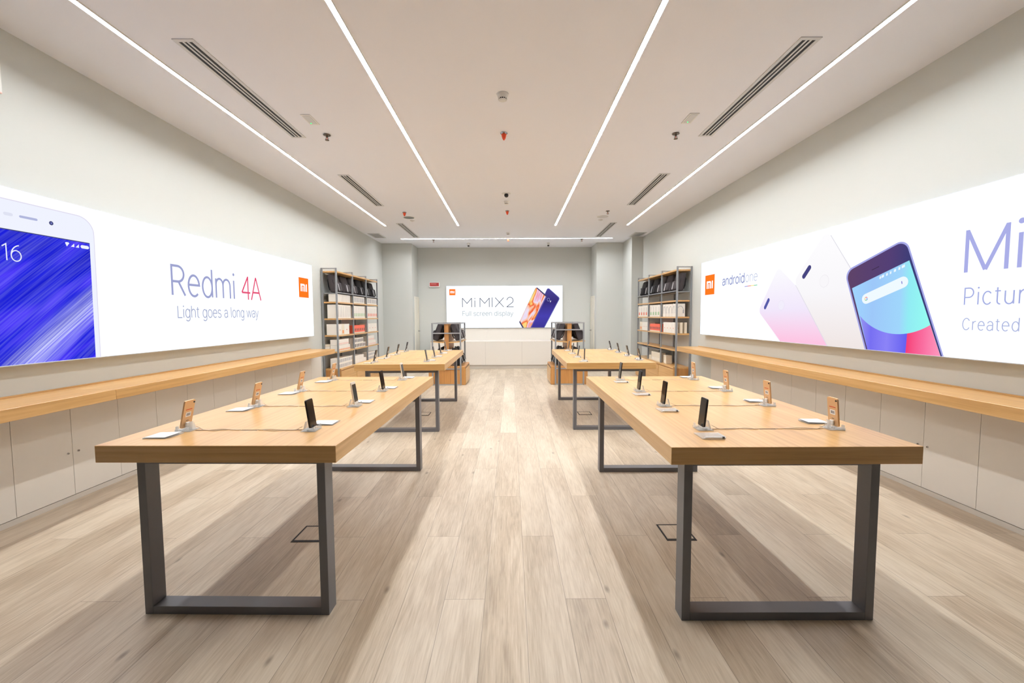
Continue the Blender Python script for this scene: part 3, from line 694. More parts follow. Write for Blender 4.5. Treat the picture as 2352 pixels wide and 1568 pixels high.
flat(bk, pill((3.83, 1.857), (3.76, 1.880), 0.003), pr('slotdk', 60, 46, 70), W2(9), 'printed_earpiece')
for k, (a, w) in enumerate(((3.74, 0.008), (3.715, 0.012), (3.675, 0.008), (3.64, 0.007), (3.60, 0.010), (3.56, 0.008), (3.525, 0.014))):
    zz = 1.706 + (1.897 - 1.706) * (4.046 - a) / (4.046 - 3.475) - 0.032
    flat(sc, [(a + w, zz - 0.010), (a - w, zz - 0.010 + w * 0.66), (a - w, zz + 0.012 + w * 0.66), (a + w, zz + 0.012)], pr('statw', 235, 248, 255), W2(10), 'printed_status_icon')

# --- back wall sign
BB = lightbox('light_box_sign', 'light box on the back wall with MIX 2 lettering and two leaning phones', -1.897, 1.531, YW - 0.06, YW, 1.114, 2.358, '-y')
def W3(k): return lambda u, v: Vector((u, YW - 0.064 - 0.0012 * k, v))
logo(BB, -1.804, 2.083, 0.178, W3(1), W3(2))
kd = pr('ink_dark', 84, 86, 104)
def strokes(parent, segs, w, mat, name='lettering'):
    q = MB()
    for seg in segs:
        for (a, b) in zip(seg[:-1], seg[1:]):
            a, b = Vector(a), Vector(b); d = (b - a).normalized(); n = Vector((-d.y, d.x)) * w / 2
            q.poly([W3(2)(*(a + n - d * w * 0.2)), W3(2)(*(a - n - d * w * 0.2)), W3(2)(*(b - n + d * w * 0.2)), W3(2)(*(b + n + d * w * 0.2))], mat)
    return q.build(name, parent)
z0, z1 = 1.735, 2.0
def Mw(u0, u1): return [[(u0, z0), (u0, z1 - 0.005), ((u0 + u1) / 2, z0 + 0.105), (u1, z1 - 0.005), (u1, z0)]]
strokes(BB, Mw(-1.422, -1.152), 0.017, kd); strokes(BB, [[(-1.055, z0), (-1.055, z0 + 0.19)], [(-1.055, z0 + 0.235), (-1.055, z0 + 0.262)]], 0.017, kd)
strokes(BB, Mw(-0.905, -0.63), 0.017, kd); strokes(BB, [[(-0.545, z0), (-0.545, z1 + 0.01)]], 0.017, kd)
strokes(BB, [[(-0.455, z1 + 0.005), (-0.21, z0)], [(-0.21, z1 + 0.005), (-0.455, z0)]], 0.017, kd)
two = [(-0.118, 1.945)] + [(-0.02 + 0.092 * math.cos(math.radians(t)), 1.925 + 0.092 * math.sin(math.radians(t))) for t in range(170, -50, -15)] + [(-0.118, z0), (0.082, z0)]
strokes(BB, [two], 0.017, kd)
text_mesh(BB, 'Full screen display', pr('ink_sub', 188, 196, 200), -1.427, 0.079, 1.478, 0.131, W3(2), 0.12)
b0 = 1.121
p2 = flat(BB, round_poly([(0.55, b0), (1.09, 2.305), (1.455, 1.985), (0.997, b0)], [0, 0.05, 0.07, 0], 6), pr('mix_edge', 120, 124, 190), W3(1), 'printed_blue_phone')
flat(p2, round_poly([(0.57, b0), (1.095, 2.288), (1.432, 1.980), (0.978, b0)], [0, 0.045, 0.06, 0], 6), grad_emit('printed_indigo', 'z', [(0.0, S(62, 56, 150)), (0.3, S(74, 66, 176)), (0.65, S(58, 48, 122)), (1.0, S(78, 72, 150))], 1.12, 2.28), W3(2), 'printed_back')
flat(p2, disc((1.111, 1.941), 0.042, 0.050), pr('cam_ring', 150, 150, 205), W3(3), 'printed_camera_ring'); flat(p2, disc((1.111, 1.941), 0.032, 0.039), pr('cam_in', 56, 50, 120), W3(4), 'printed_camera_lens')
flat(p2, pill((1.165, 1.875), (1.180, 1.905), 0.010), pr('flash', 235, 235, 255), W3(3), 'printed_flash')
p1 = flat(BB, round_poly([(0.605, b0), (0.335, b0), (0.245, 1.285), (0.752, 2.325), (1.075, 2.05)], [0, 0, 0.03, 0.05, 0.06], 6), pr('mix_dark', 74, 68, 110), W3(5), 'printed_orange_phone')
flat(p1, [(0.58, b0), (0.385, b0), (0.265, 1.325), (0.745, 2.290), (1.030, 2.030)], M['swirl'], W3(6), 'printed_screen')
flat(p1, [(0.61, b0), (0.585, b0), (1.035, 2.025), (1.062, 2.030)], pr('mix_rim', 96, 90, 170), W3(7), 'printed_rim')

# ------------------------------------------------------------------ side counters and cabinets
def counter(x0, x1, y1, joints, side):
    e = empty('wall_counter', (0, 0, 0), 0, 'long oak wall counter under the %s light box' % side, 'counter', 'oak counters along the side walls')
    ys = [0.9] + joints + [y1]
    for a, b in zip(ys[:-1], ys[1:]):
        q = MB(); q.box(x0, x1, a + 0.0006, b - 0.0006, 0.815, 0.895, M['oak_y'], 0.0015, 1); q.build('counter_board', e)
    xs = (x0, x0 + 0.018) if side == 'left' else (x1 - 0.018, x1)
    quick('back_strip', e, M['oak_y'], (xs[0], xs[1], 0.9, y1, 0.895, 0.907))
counter(XA, -3.105, 7.36, [3.264], 'left'); counter(3.0, XB, 7.53, [5.481], 'right')

def cabinet(xf, y0, y1, side, label, locks):
    """shallow built-in cupboard: carcass, two flush doors with a lock each, plinth"""
    s = 1 if side == 'left' else -1; xw = XA if side == 'left' else XB
    e = empty('storage_cabinet', (xf, (y0 + y1) / 2, 0), 0, label, 'cabinet', 'white cupboards under the %s counter' % side)
    h = (y1 - y0) / 2; d = abs(xw - xf)
    def bx(a, b, c, dd, z0, z1): aa, bb = sorted((-s * a, -s * b)); return (aa, bb, c, dd, z0, z1)
    quick('carcass', e, M['gap'], bx(0.018, d - 0.001, -h + 0.0005, h - 0.0005, 0.045, 0.812))
    quick('plinth', e, M['plinth'], bx(0.004, d - 0.001, -h, h, 0.0, 0.040))
    for k in (-1, 1):
        a, b = (-h + 0.0015, -0.0015) if k < 0 else (0.0015, h - 0.0015)
        q = MB(); q.box(*bx(0, 0.017, a, b, 0.046, 0.812), M['lam']); dr = q.build('door', e)
        if locks:
            q = MB(); yy = -0.036 if k < 0 else 0.042
            q.cyl((s * 0.003, yy, 0.388), 0.0085, 0.0085, 0.008, M['chrome'], 16, 'x'); q.cyl((s * 0.0075, yy, 0.388), 0.005, 0.005, 0.002, M['gap'], 12, 'x'); q.build('lock', dr)
ORD = ['second', 'third', 'fourth', 'fifth', 'sixth', 'seventh', 'eighth']
for k in range(8):
    a = 2.087 + 0.7995 * (k - 1)
    cabinet(-3.5, a, a + 0.7995, 'left', 'white double cupboard under the left counter, %s' % ('outside the near end of the frame' if k == 0 else ['at the picture edge', 'with both locks showing beside the near table', 'behind the near end of the front table', 'behind the middle of the front table', 'behind the far phones of the front table', 'before the last one', 'at the far end by the shelving'][k - 1]), k <= 2)
for k in range(7):
    a = 2.124 + 0.8035 * (k - 1) + 0.8
    a -= 0.8
    cabinet(3.345, a, a + 0.8035, 'right', 'white double cupboard under the right counter, %s' % ['outside the near end of the frame', 'at the picture edge', 'with one lock showing beside the near table corner', 'behind the near end of the front table', 'behind the middle of the front table', 'behind the far phones of the front table', 'at the far end by the shelving'][k], k <= 2)

# ------------------------------------------------------------------ back counter
e = empty('back_counter', (-0.2, 0, 0), 0, 'low cream storage counter under the back light box', 'counter'); e.location = (0, 0, 0)
CX0, CX1, CY = -2.23, 1.83, 11.572
q = MB(); q.box(CX0, CX1, CY, YW - 0.002, 0.742, 0.762, M['lam']); q.build('worktop', e)
q = MB(); q.box(CX0, CX1, CY + 0.02, YW - 0.002, 0.1, 0.742, M['gap']); q.build('carcass', e)
q = MB(); q.box(CX0, CX1, CY + 0.035, YW - 0.002, 0, 0.1, M['plinth']); q.build('plinth', e)
bnd = [CX0, -1.723, -0.708, 0.307, 1.322, CX1]
for a, b in zip(bnd[:-1], bnd[1:]):
    q = MB(); q.box(a + 0.0015, b - 0.0015, CY, CY + 0.019, 0.105, 0.740, M['lam']); q.build('door', e)
e = empty('splash_board', (0, 0, 0), 0, 'cream panel between the back counter and the back light box', 'panel')
for a, b in zip(bnd[:-1], bnd[1:]):
    q = MB(); q.box(a + 0.001, b - 0.001, YW - 0.03, YW - 0.002, 0.763, 1.106, M['lam']); q.build('panel_board', e)
e = empty('fire_alarm_sign', (-2.243, YW, 2.40), 0, 'small red sign in a white frame on the back wall', 'sign')
quick('frame', e, M['white_pl'], (-0.15, 0.15, -0.05, 0, -0.075, 0.07), bev=0.006)
quick('red_panel', e, M['sign_red'], (-0.132, 0.132, -0.056, -0.05, -0.048, 0.052))
quick('pale_line', e, M['pr_pink'], (-0.10, 0.06, -0.058, -0.056, 0.012, 0.020))
e = empty('wall_sign', (XA, 2.88, 3.0), 0, 'white sign with a red lower edge high on the left wall at the picture edge', 'sign')
quick('plate', e, M['white_pl'], (0, 0.05, -0.13, 0.11, 0.008, 0.20)); quick('red_edge', e, M['pr_pink'], (0, 0.05, -0.13, 0.11, 0.0, 0.008))

# ------------------------------------------------------------------ display tables
TW, TL, TH, TT = 1.108, 2.179, 0.871, 0.079
TABLES = {'near left': ((-1.903, 1.880), -0.018), 'near right': ((0.706, 1.810), -0.007), 'far left': ((-1.923, 5.102), 0.009), 'far right': ((0.695, 5.173), -0.012)}
def tabletop():
    q = MB(); vs = q.box(0, TW, 0, TL, TH - TT, TH, M['oak_y'], 0.0015, 1)
    k = q.mi(M['oak_x'])
    for f in q.bm.faces:
        f.normal_update()
        if abs(f.normal.y) > 0.9: f.material_index = k
    return q
def leg_frame(y):
    a, b, d, w = 0.099, TW - 0.099, 0.08, 0.04
    t = TH - TT
    return [(a, a + w, y, y + d, 0, t), (b - w, b, y, y + d, 0, t)], [(a + w, b - w, y, y + d, 0, w)], [(a + w, b - w, y, y + d, t - w, t)]
def make_table(label, loc, rz):
    e = empty('display_table', (loc[0], loc[1], 0), rz, label, 'table', 'oak display tables')
    tabletop().build('tabletop', e)
    for y in (0.097, TL - 0.097 - 0.08):
        lg, foot, top = leg_frame(y)
        for bx in lg: quick('leg', e, M['steel'], bx, bev=0.002)
        quick('foot_bar', e, M['steel'], foot[0], bev=0.002); quick('top_bar', e, M['steel'], top[0], bev=0.002)
    return e
tl = {'near left': 'front left oak table, gold phones along its wall side', 'near right': 'front right oak table, gold phones along its wall side', 'far left': 'rear left oak table carrying only dark phones, before the left bag rack', 'far right': 'rear right oak table carrying only dark phones, before the right bag rack'}
T0 = None; TE = {}
for k, (loc, rz) in TABLES.items():
    if T0 is None: T0 = make_table(tl[k], loc, rz); TE[k] = T0
    else:
        c = copy_tree(T0); c.location = (loc[0], loc[1], 0); c.rotation_euler = (0, 0, rz); c['label'] = tl[k]; TE[k] = c
ROWS = {'near left': [0.262, 0.835, 1.392, 1.962], 'near right': [0.295, 0.850, 1.372, 1.952], 'far left': [0.27, 0.83, 1.39, 1.96], 'far right': [0.27, 0.83, 1.39, 1.95]}
COLX = {'near left': (0.219, 0.871), 'near right': (0.268, 0.934), 'far left': (0.170, 0.838), 'far right': (0.262, 0.982)}
for k in TABLES:          # cable slots in the table tops
    for yy in ROWS[k]:
        cx = sum(COLX[k]) / 2
        quick('cable_slot', TE[k], M['slot_dark'] if 'near' in k else M['oak_x'], (cx - 0.042, cx + 0.042, yy - 0.006, yy + 0.006, TH, TH + 0.0006))

# ------------------------------------------------------------------ phones, stands, cards, cables
PW, PH, PT = 0.067, 0.145, 0.0082
XF = None
def set_tilt(deg):
    global XF
    XF = Matrix.Translation((-0.006 - deg * 0.0005, 0, 0.017)) @ Matrix.Rotation(math.radians(deg), 4, 'Y')
def phone_slab(q, w, h, t, r, mat, x0=0.0, z0=0.0):
    pts = [(x0, a, b + PH / 2 + z0) for a, b in rrect(w, h, r)]
    q.prism([XF @ Vector(pt) for pt in pts], (XF.to_3x3() @ Vector((t, 0, 0))), mat)
def make_phone(kind, tilt):
    """front looks to -x; leans back to +x; origin on the table under its lower edge"""
    set_tilt(tilt); e = empty('smartphone', (0, 0, 0))
    body = {'black': M['ph_black'], 'gold': M['ph_gold'], 'white': M['ph_white']}[kind]
    q = MB(); phone_slab(q, PW, PH, PT, 0.009, body); bo = q.build('body', e)
    q = MB()
    if kind in ('white', 'gold'): phone_slab(q, PW - 0.003, PH - 0.003, 0.0006, 0.008, M['ph_white'], -0.0006)
    else: phone_slab(q, PW - 0.003, PH - 0.003, 0.0006, 0.008, M['screen'], -0.0006)
    q.build('front_glass', e)
    q = MB(); phone_slab(q, PW - 0.008, PH - 0.032, 0.0003, 0.002, M['screen'], -0.0009); q.build('screen', e)
    # back: camera, stickers
    q = MB(); q.cyl(XF @ Vector((PT + 0.0006, 0.026, PH - 0.013)), 0.0048, 0.0048, 0.0016, M['black'], 16, 'x'); q.build('camera_lens', e)
    if kind == 'gold':
        q = MB(); q.box(PT, PT + 0.0003, -0.021, 0.021, 0.0945, 0.0985, M['red_st'], xf=XF); q.build('red_sticker', e)
    q = MB(); q.box(PT, PT + 0.0003, -0.017, 0.017, 0.058, 0.082, M['paper'], xf=XF)
    st = q.build('white_sticker', e)
    q = MB()
    for i in range(5): q.box(PT + 0.0003, PT + 0.0005, -0.011 + 0.0048 * i, -0.011 + 0.0048 * i + (0.0022 if i % 2 else 0.0032), 0.063, 0.077, M['pr_dark'], xf=XF)
    q.build('barcode', st)
    q = MB(); q.box(PT, PT + 0.0002, -0.008, 0.008, 0.036, 0.039, M['pr_dark'], xf=XF); q.build('printed_mark', e)
    return e
def make_stand():
    e = empty('phone_stand', (0, 0, 0))
    q = MB(); q.box(-0.034, 0.042, -0.038, 0.038, 0, 0.004, M['glass'], 0.001, 1)
    q.box(-0.034, 0.010, -0.038, -0.016, 0.004, 0.0125, M['glass'], 0.001, 1); q.box(-0.034, 0.010, 0.016, 0.038, 0.004, 0.0125, M['glass'], 0.001, 1); q.build('base', e)
    for s in (-1, 1):
        q = MB(); q.box(-0.032, -0.025, s * 0.027 - 0.008, s * 0.027 + 0.008, 0.0125, 0.026, M['glass'], 0.001, 1); q.build('lip', e)
    q = MB(); q.prism([(0.018, -0.012, 0.004), (0.040, -0.012, 0.004), (0.028, -0.012, 0.046), (0.0245, -0.012, 0.046)], (0, 0.024, 0), M['glass']); q.build('back_rest', e)
    return e
def make_card():
    """clear acrylic slab holding a white price card"""
    e = empty('price_card_holder', (0, 0, 0))
    q = MB(); q.prism([(-0.062, -0.052, 0), (0.045, -0.052, 0), (0.060, -0.030, 0), (0.060, 0.048, 0), (-0.062, 0.048, 0)], (0, 0, 0.005), M['glass']); q.build('base', e)
    q = MB(); q.prism([(-0.056, -0.046, 0.0052), (0.042, -0.046, 0.0052), (0.054, -0.028, 0.0090), (0.054, 0.042, 0.0090), (-0.056, 0.042, 0.0052)], (0, 0, 0.0012), M['paper']); q.build('card', e)
    return e
def make_tray():
    """empty clear acrylic tray with a bright front edge and a dark end cap"""
    e = empty('price_card_holder', (0, 0, 0))
    q = MB(); q.prism([(-0.060, -0.052, 0), (0.045, -0.052, 0), (0.060, -0.030, 0), (0.060, 0.048, 0), (-0.060, 0.048, 0)], (0, 0, 0.006), M['glass']); q.build('base', e)
    q = MB(); q.cyl((-0.008, -0.050, 0.0085), 0.0045, 0.0045, 0.080, M['paper'], 12, 'x'); q.build('edge_tube', e, True)
    q = MB(); q.cyl((0.037, -0.050, 0.0085), 0.0052, 0.0052, 0.010, M['pr_dark'], 12, 'x'); q.build('end_cap', e, True)
    return e
def make_cable(L, seed, tilt):
    """pale charging cable from the white sensor behind the phone to the slot in the table"""
    set_tilt(tilt); e = empty('charging_cable', (0, 0, 0)); rn = random.Random(seed)
    x0 = 0.047; x1 = L - 0.044
    for s in (0, 1):
        pts = []
        for i in range(25):
            t = i / 24; env = math.sin(PI * t)
            pts.append((x0 + (x1 - x0) * t, (0.004 - 0.008 * s) * (1 - t) + env * (0.014 * math.sin(5.2 * t + seed + 2.2 * s) + 0.004 * math.sin(11 * t + s)), 0.0020 + (0.018 * (1 - t * 7) if t < 1 / 7 else 0) * (1 - s)))
        q = MB(); q.tube(pts, 0.0017, M['cable'], 6); q.build('cord', e, True)
    q = MB(); q.box(x1 - 0.030, x1 - 0.008, -0.004, 0.004, 0.0005, 0.0022, M['tag']); q.build('tag', e)
    q = MB(); q.box(PT + 0.0008, PT + 0.009, -0.013, 0.011, 0.004, 0.030, M['sensor'], 0.003, 2, xf=XF); q.build('sensor', e)
    return e
PRO = {}
def get(kind, mk, *a):
    if kind not in PRO:
        PRO[kind] = mk(*a); return PRO[kind]
    return copy_tree(PRO[kind])
place_w = ['nearest the camera', 'second from the camera', 'third from the camera', 'farthest from the camera']
def station(tk, side, i, kind):
    (tx, ty), rz = TABLES[tk]; xc = COLX[tk][0 if side == 'L' else 1]; yy = ROWS[tk][i]
    c, s = math.cos(rz), math.sin(rz); wx, wy = tx + xc * c - yy * s, ty + xc * s + yy * c
    rot = rz + (0 if side == 'L' else PI)
    L = abs(COLX[tk][1] - COLX[tk][0]) / 2
    tname = {'near left': 'front left table', 'near right': 'front right table', 'far left': 'rear left table', 'far right': 'rear right table'}[tk]
    edge = ('aisle side' if (side == 'R') == ('left' in tk) else 'wall side')
    tilt = {'near left': (12.5, 8), 'near right': (6, 5), 'far left': (12, 9.5), 'far right': ((1.5, 10, 7, 11)[i], 13)}[tk][0 if side == 'L' else 1]
    ph = get('phone_%s_%s' % (kind, tilt), make_phone, kind, tilt)
    ph.location = (wx, wy, TH); ph.rotation_euler = (0, 0, rot)
    kn = {'black': 'dark', 'gold': 'gold', 'white': 'white-framed'}[kind]
    tag(ph, '%s phone on the %s of the %s, %s' % (kn, edge, tname, place_w[i]), 'phone', 'phones on the %s' % tname)
    st = get('stand', make_stand); st.location = (wx, wy, TH); st.rotation_euler = (0, 0, rot)
    tag(st, 'clear stand under the %s %s phone of the %s' % (['nearest', 'second', 'third', 'farthest'][i], edge, tname), 'phone stand', 'clear phone stands')
    clear = tk.startswith('far') or (tk == 'near right' and side == 'L')
    cd = get('tray', make_tray) if clear else get('card', make_card)
    lx, ly = {'near left': ((-0.030, -0.105) if side == 'L' else (-0.005, -0.135)), 'near right': ((-0.020, -0.130) if side == 'L' else (0.005, -0.135))}.get(tk, (-0.03, -0.125))
    cr, sr = math.cos(rot), math.sin(rot)
    cd.location = (wx + lx * cr - ly * sr, wy + lx * sr + ly * cr, TH); cd.rotation_euler = (0, 0, rot)
    tag(cd, ('clear tray' if clear else 'white card') + ' by the %s %s phone of the %s' % (['nearest', 'second', 'third', 'farthest'][i], edge, tname), 'price card', 'price cards on the tables')
    cb = get('cable_%s_%d_%s' % (tk, (i + (side == 'R') * 2) % 3, tilt), make_cable, L, (i + (side == 'R') * 2) % 3 + len(tk), tilt)
    cb.location = (wx, wy, TH); cb.rotation_euler = (0, 0, rot)
    tag(cb, 'pale cable to the %s %s phone of the %s' % (['nearest', 'second', 'third', 'farthest'][i], edge, tname), 'cable', 'charging cables on the tables')
for i in range(4):
    station('near left', 'L', i, 'gold'); station('near left', 'R', i, 'black' if i in (0, 2) else 'white')
    station('near right', 'L', i, 'black'); station('near right', 'R', i, 'gold')
    station('far left', 'L', i, 'black'); station('far left', 'R', i, 'black')
    station('far right', 'L', i, 'black'); station('far right', 'R', i, 'black')

# ------------------------------------------------------------------ floor outlets
for x, y_, lb in ((-1.335, 2.73, 'floor outlet box under the front left table'), (1.10, 2.72, 'floor outlet box under the front right table'), (-1.315, 6.19, 'floor outlet box under the rear left table'), (1.095, 6.18, 'floor outlet box under the rear right table')):
    e = empty('floor_outlet', (x, y_, 0), 0, lb, 'floor outlet', 'square outlet boxes set in the floor')
    a = 0.097
    quick('frame', e, M['black'], (-a, a, -0.105, -0.083, 0, 0.0025), (-a, a, 0.094, 0.105, 0, 0.0025), (-a, -a + 0.011, -0.083, 0.094, 0, 0.0025), (a - 0.011, a, -0.083, 0.094, 0, 0.0025))
    q = MB(); q.box(-a + 0.011, a - 0.011, -0.083, 0.094, 0, 0.0015, M['floor']); q.build('lid', e)

# ------------------------------------------------------------------ bags
def make_bag(mat, w=0.33, h=0.38, d=0.13, strap=True):
    """backpack standing on its base, back panel at x=0, front to -x, centred on y"""
    e = empty('backpack', (0, 0, 0))
    q = MB(); vs = q.box(-d, 0, -w / 2, w / 2, 0.0, h, mat, 0.035, 3)
    for v in vs:
        t = v.co.z / h; v.co.x *= (1.0 - 0.28 * max(0, t - 0.35)); v.co.y *= (1 - 0.10 * max(0, t - 0.5))
    q.build('body', e, True)
    q = MB(); q.box(-d - 0.028, -d + 0.02, -w * 0.40, w * 0.40, 0.02, h * 0.52, mat, 0.02, 3); q.build('front_pocket', e, True)
    q = MB(); pts = [(-d * 0.80, -w * 0.43, 0.05), (-d * 0.80, -w * 0.485, h * 0.55), (-d * 0.66, -w * 0.40, h * 0.92), (-d * 0.62, 0, h * 1.0), (-d * 0.66, w * 0.40, h * 0.92), (-d * 0.80, w * 0.485, h * 0.55), (-d * 0.80, w * 0.43, 0.05)]
    q.tube(pts, 0.006, M['bag3'], 6); q.build('zip', e, True)
    q = MB(); q.tube([(-0.03, -0.05, h - 0.01), (-0.03, -0.04, h + 0.012), (-0.03, 0.04, h + 0.012), (-0.03, 0.05, h - 0.01)], 0.007, M['bag3'], 6); q.build('handle', e, True)
    if strap:
        for s in (-1, 1):
            q = MB(); q.tube([(0.0, s * 0.06, h * 0.94), (0.025, s * 0.085, h * 0.7), (0.028, s * 0.10, h * 0.35), (0.012, s * 0.11, 0.06)], 0.012, M['bag3'], 6); q.build('strap', e, True)
    q = MB(); q.box(-d - 0.032, -d - 0.029, -0.007 + w * 0.17, 0.007 + w * 0.17, 0.02, h * 0.44, M['paper']); q.build('paper_tag', e)
    return e
BAG = {}
def bag(kind, loc, rx, ry, rz, label, group, scale=1.0):
    if kind not in BAG: BAG[kind] = make_bag(M[kind]); o = BAG[kind]
    else: o = copy_tree(BAG[kind])
    o.location = loc; o.rotation_mode = 'XYZ'; o.rotation_euler = (rx, ry, rz); o.scale = (scale,) * 3
    return tag(o, label, 'backpack', group)

# ------------------------------------------------------------------ cartons
def make_box(w, d, h, mat, art, facing, art_col=None):
    """carton; its front (width w along y) looks to `facing` x; d deep; origin at the middle of its base"""
    e = empty('product_box', (0, 0, 0)); s = facing
    q = MB(); q.box(-d / 2, d / 2, -w / 2, w / 2, 0, h, mat, min(0.002, w * 0.06), 1); q.build('carton', e)
    xf = s * d / 2
    def fp(u0, u1, v0, v1, m, name='print'):
        q = MB(); a, b = sorted((xf, xf + s * 0.0006)); q.box(a, b, u0 * w, u1 * w, v0 * h, v1 * h, m); return q.build(name, e)
    if art == 'stripe': fp(-0.28, -0.10, 0.1, 0.9, M[art_col])
    elif art == 'window': fp(-0.26, 0.26, 0.18, 0.82, M[art_col])
    elif art == 'foot': fp(-0.32, 0.32, 0.12, 0.42, M[art_col])
    elif art == 'band':
        fp(-0.5, 0.5, 0.0, 0.14, M['box_b']); fp(-0.2, 0.2, 0.3, 0.62, M['pr_dark'])
    elif art == 'dot': fp(-0.08, 0.08, 0.42, 0.5, M['pr_red'])
    elif art == 'item':                                    # earphone-like picture: thin line over a coloured end
        fp(-0.04, 0.04, 0.4, 0.85, M['pr_grey']); fp(-0.22, 0.22, 0.14, 0.40, M[art_col])
    elif art == 'headphone':
        for face in (0, 1):
            q = MB(); pts = []
            for k in range(13):
                a = PI * k / 12
                r_ = 0.32
                if face == 0: pts.append((xf + s * 0.0005, math.cos(a) * r_ * min(w, 0.16), h * 0.5 + math.sin(a) * h * 0.32))
                else: pts.append((math.cos(a) * 0.058, -w / 2 - 0.0005, h * 0.5 + math.sin(a) * h * 0.32))
            q.tube(pts, 0.004, M['pr_grey'], 5)
            for sg in (-1, 1):
                if face == 0: q.box(*sorted((xf, xf + s * 0.001)), sg * r_ * min(w, 0.16) - 0.006, sg * r_ * min(w, 0.16) + 0.006, h * 0.26, h * 0.52, M['pr_grey'])
                else: q.box(sg * 0.058 - 0.010, sg * 0.058 + 0.010, -w / 2 - 0.001, -w / 2, h * 0.26, h * 0.52, M['pr_grey'])
            q.build('print', e)
    return e
BOXP = {}
def box_row(x, ya, yb, n, z, h, d, mat, art, art_col, facing, label, group, gap=0.0015, zl=1):
    w = (yb - ya) / n - (0.012 if art == 'headphone' else gap)
    key = (round(w, 4), h, d, mat, art, art_col, facing)
    for lv in range(zl):
        for i in range(n):
            if key not in BOXP: BOXP[key] = make_box(w, d, h, M[mat], art, facing, art_col); o = BOXP[key]
            else: o = copy_tree(BOXP[key])
            o.location = (x, ya + (i + 0.5) * (yb - ya) / n, z + 0.0012 + lv * h)
            o['label'] = label; o['category'] = 'box'; o['group'] = group

# ------------------------------------------------------------------ wall shelving units
SY = [7.865, 8.66, 9.47, 10.25]
SZ = [0.805, 1.115, 1.431, 1.743]
def shelving(side):
    if side == 'left': xb, xfr, s = XA + 0.03, -3.243, 1
    else: xb, xfr, s = XB - 0.02, 3.105, -1
    e = empty('shelving_unit', (0, 0, 0), 0, 'tall slotted steel shelving unit with oak shelves on the %s wall' % side, 'shelves', 'steel and oak shelving units')
    pw = 0.014
    for yy in SY:
        for xx in (xb, xfr - s * pw):
            q = MB(); q.box(-pw, pw, -pw, pw, 0, 2.372, M['slot_steel']); o = q.build('post', e); o.location = (xx, yy, 0)
        a, b = sorted((xb, xfr - s * pw))
        quick('cross_bar', e, M['bar_steel'], (a, b, yy - 0.011, yy + 0.011, 2.350, 2.372))
    a, b = sorted((xb - s * 0.01, xfr))
    for i in range(3):
        y0, y1 = SY[i] + 0.016, SY[i + 1] - 0.016
        for z in SZ: quick('shelf', e, M['oak_y'], (a, b, y0, y1, z - 0.028, z))
        quick('top_board', e, M['oak_y'], (a, b, y0, y1, 2.288, 2.316))
        quick('tray', e, M['bar_steel'], (a, b, y0, y1, 1.893, 1.907), (*sorted((xfr - s * 0.004, xfr)), y0, y1, 1.893, 1.925))
        if side == 'right' and i == 0:
            pass
    # dark rail under the fourth shelf of the right unit
    if side == 'right': quick('rail', e, M['steel'], (a, b, SY[1] + 0.02, SY[3] - 0.02, 0.735, 0.755))
    # base with drawers
    xd = xfr + s * 0.03
    a2, b2 = sorted((xb - s * 0.01, xd - s * 0.02))
    quick('base', e, M['oak_z'], (a2, b2, SY[0] + 0.016, SY[3] + 0.02, 0.0, 0.45))
    a3, b3 = sorted((xb - s * 0.01, xd))
    quick('base_top', e, M['oak_y'], (a3, b3, SY[0] + 0.016, SY[3] + 0.02, 0.45, 0.478))
    for i in range(3):
        q = MB(); q.box(*sorted((xd - s * 0.02, xd)), SY[i] + 0.02, SY[i + 1] - 0.002 + (0.02 if i == 2 else 0), 0.02, 0.432, M['oak_y']); q.build('drawer', e)
    return e
shelving('left'); shelving('right')
LX = -3.25
def lrow(b, y0, y1, n, z, h, d, mat, art, col, what, zl=1):
    box_row(LX - d / 2, y0, y1, n, z, h, d, mat, art, col, 1, what, what)
    if zl == 2: pass
shn = ['first bay of left shelving', 'middle bay of left shelving', 'last bay of left shelving']
# under the bag tray
lrow(0, 7.89, 8.505, 9, SZ[3], 0.145, 0.17, 'box_w', 'stripe', 'pr_grey', 'slim white box in the row under the bags, ' + shn[0])
lrow(1, 8.705, 9.335, 10, SZ[3], 0.145, 0.17, 'box_w', 'window', 'pr_grey', 'slim white box with grey print under the bags, ' + shn[1])
lrow(2, 9.52, 10.18, 10, SZ[3], 0.145, 0.17, 'box_w', 'window', 'pr_grey', 'slim white box with grey print under the bags, ' + shn[2])
# second tier
lrow(0, 7.89, 8.52, 8, SZ[2], 0.258, 0.20, 'box_w', 'stripe', 'pr_grey', 'tall white box with a faint stripe, ' + shn[0])
lrow(1, 8.70, 9.345, 7, SZ[2], 0.258, 0.20, 'box_w', 'item', 'pr_green', 'tall white box with a green picture, ' + shn[1])
lrow(2, 9.51, 10.18, 6, SZ[2], 0.258, 0.20, 'box_w', 'item', 'pr_red', 'tall white box with an orange picture, ' + shn[2])
# third tier
box_row(LX - 0.11, 7.88, 8.05, 1, SZ[1], 0.205, 0.22, 'box_w', 'dot', None, 1, 'nearest white square box on the third shelf, first bay of left shelving', 'white square boxes of the left shelving')
box_row(LX - 0.11, 8.055, 8.16, 1, SZ[1], 0.205, 0.22, 'box_b', 'foot', 'pr_orange', 1, 'white box with an orange strip on the third shelf, first bay of left shelving', 'white square boxes of the left shelving')
box_row(LX - 0.11, 8.165, 8.42, 1, SZ[1], 0.205, 0.22, 'box_w', 'dot', None, 1, 'widest white box on the third shelf, first bay of left shelving', 'white square boxes of the left shelving')
lrow(1, 8.69, 9.315, 6, SZ[1], 0.165, 0.16, 'box_r', 'band', None, 'coral red box with a dark picture, ' + shn[1])
lrow(2, 9.53, 10.15, 3, SZ[1], 0.19, 0.2, 'box_w', 'dot', None, 'plain white box on the third shelf, ' + shn[2])
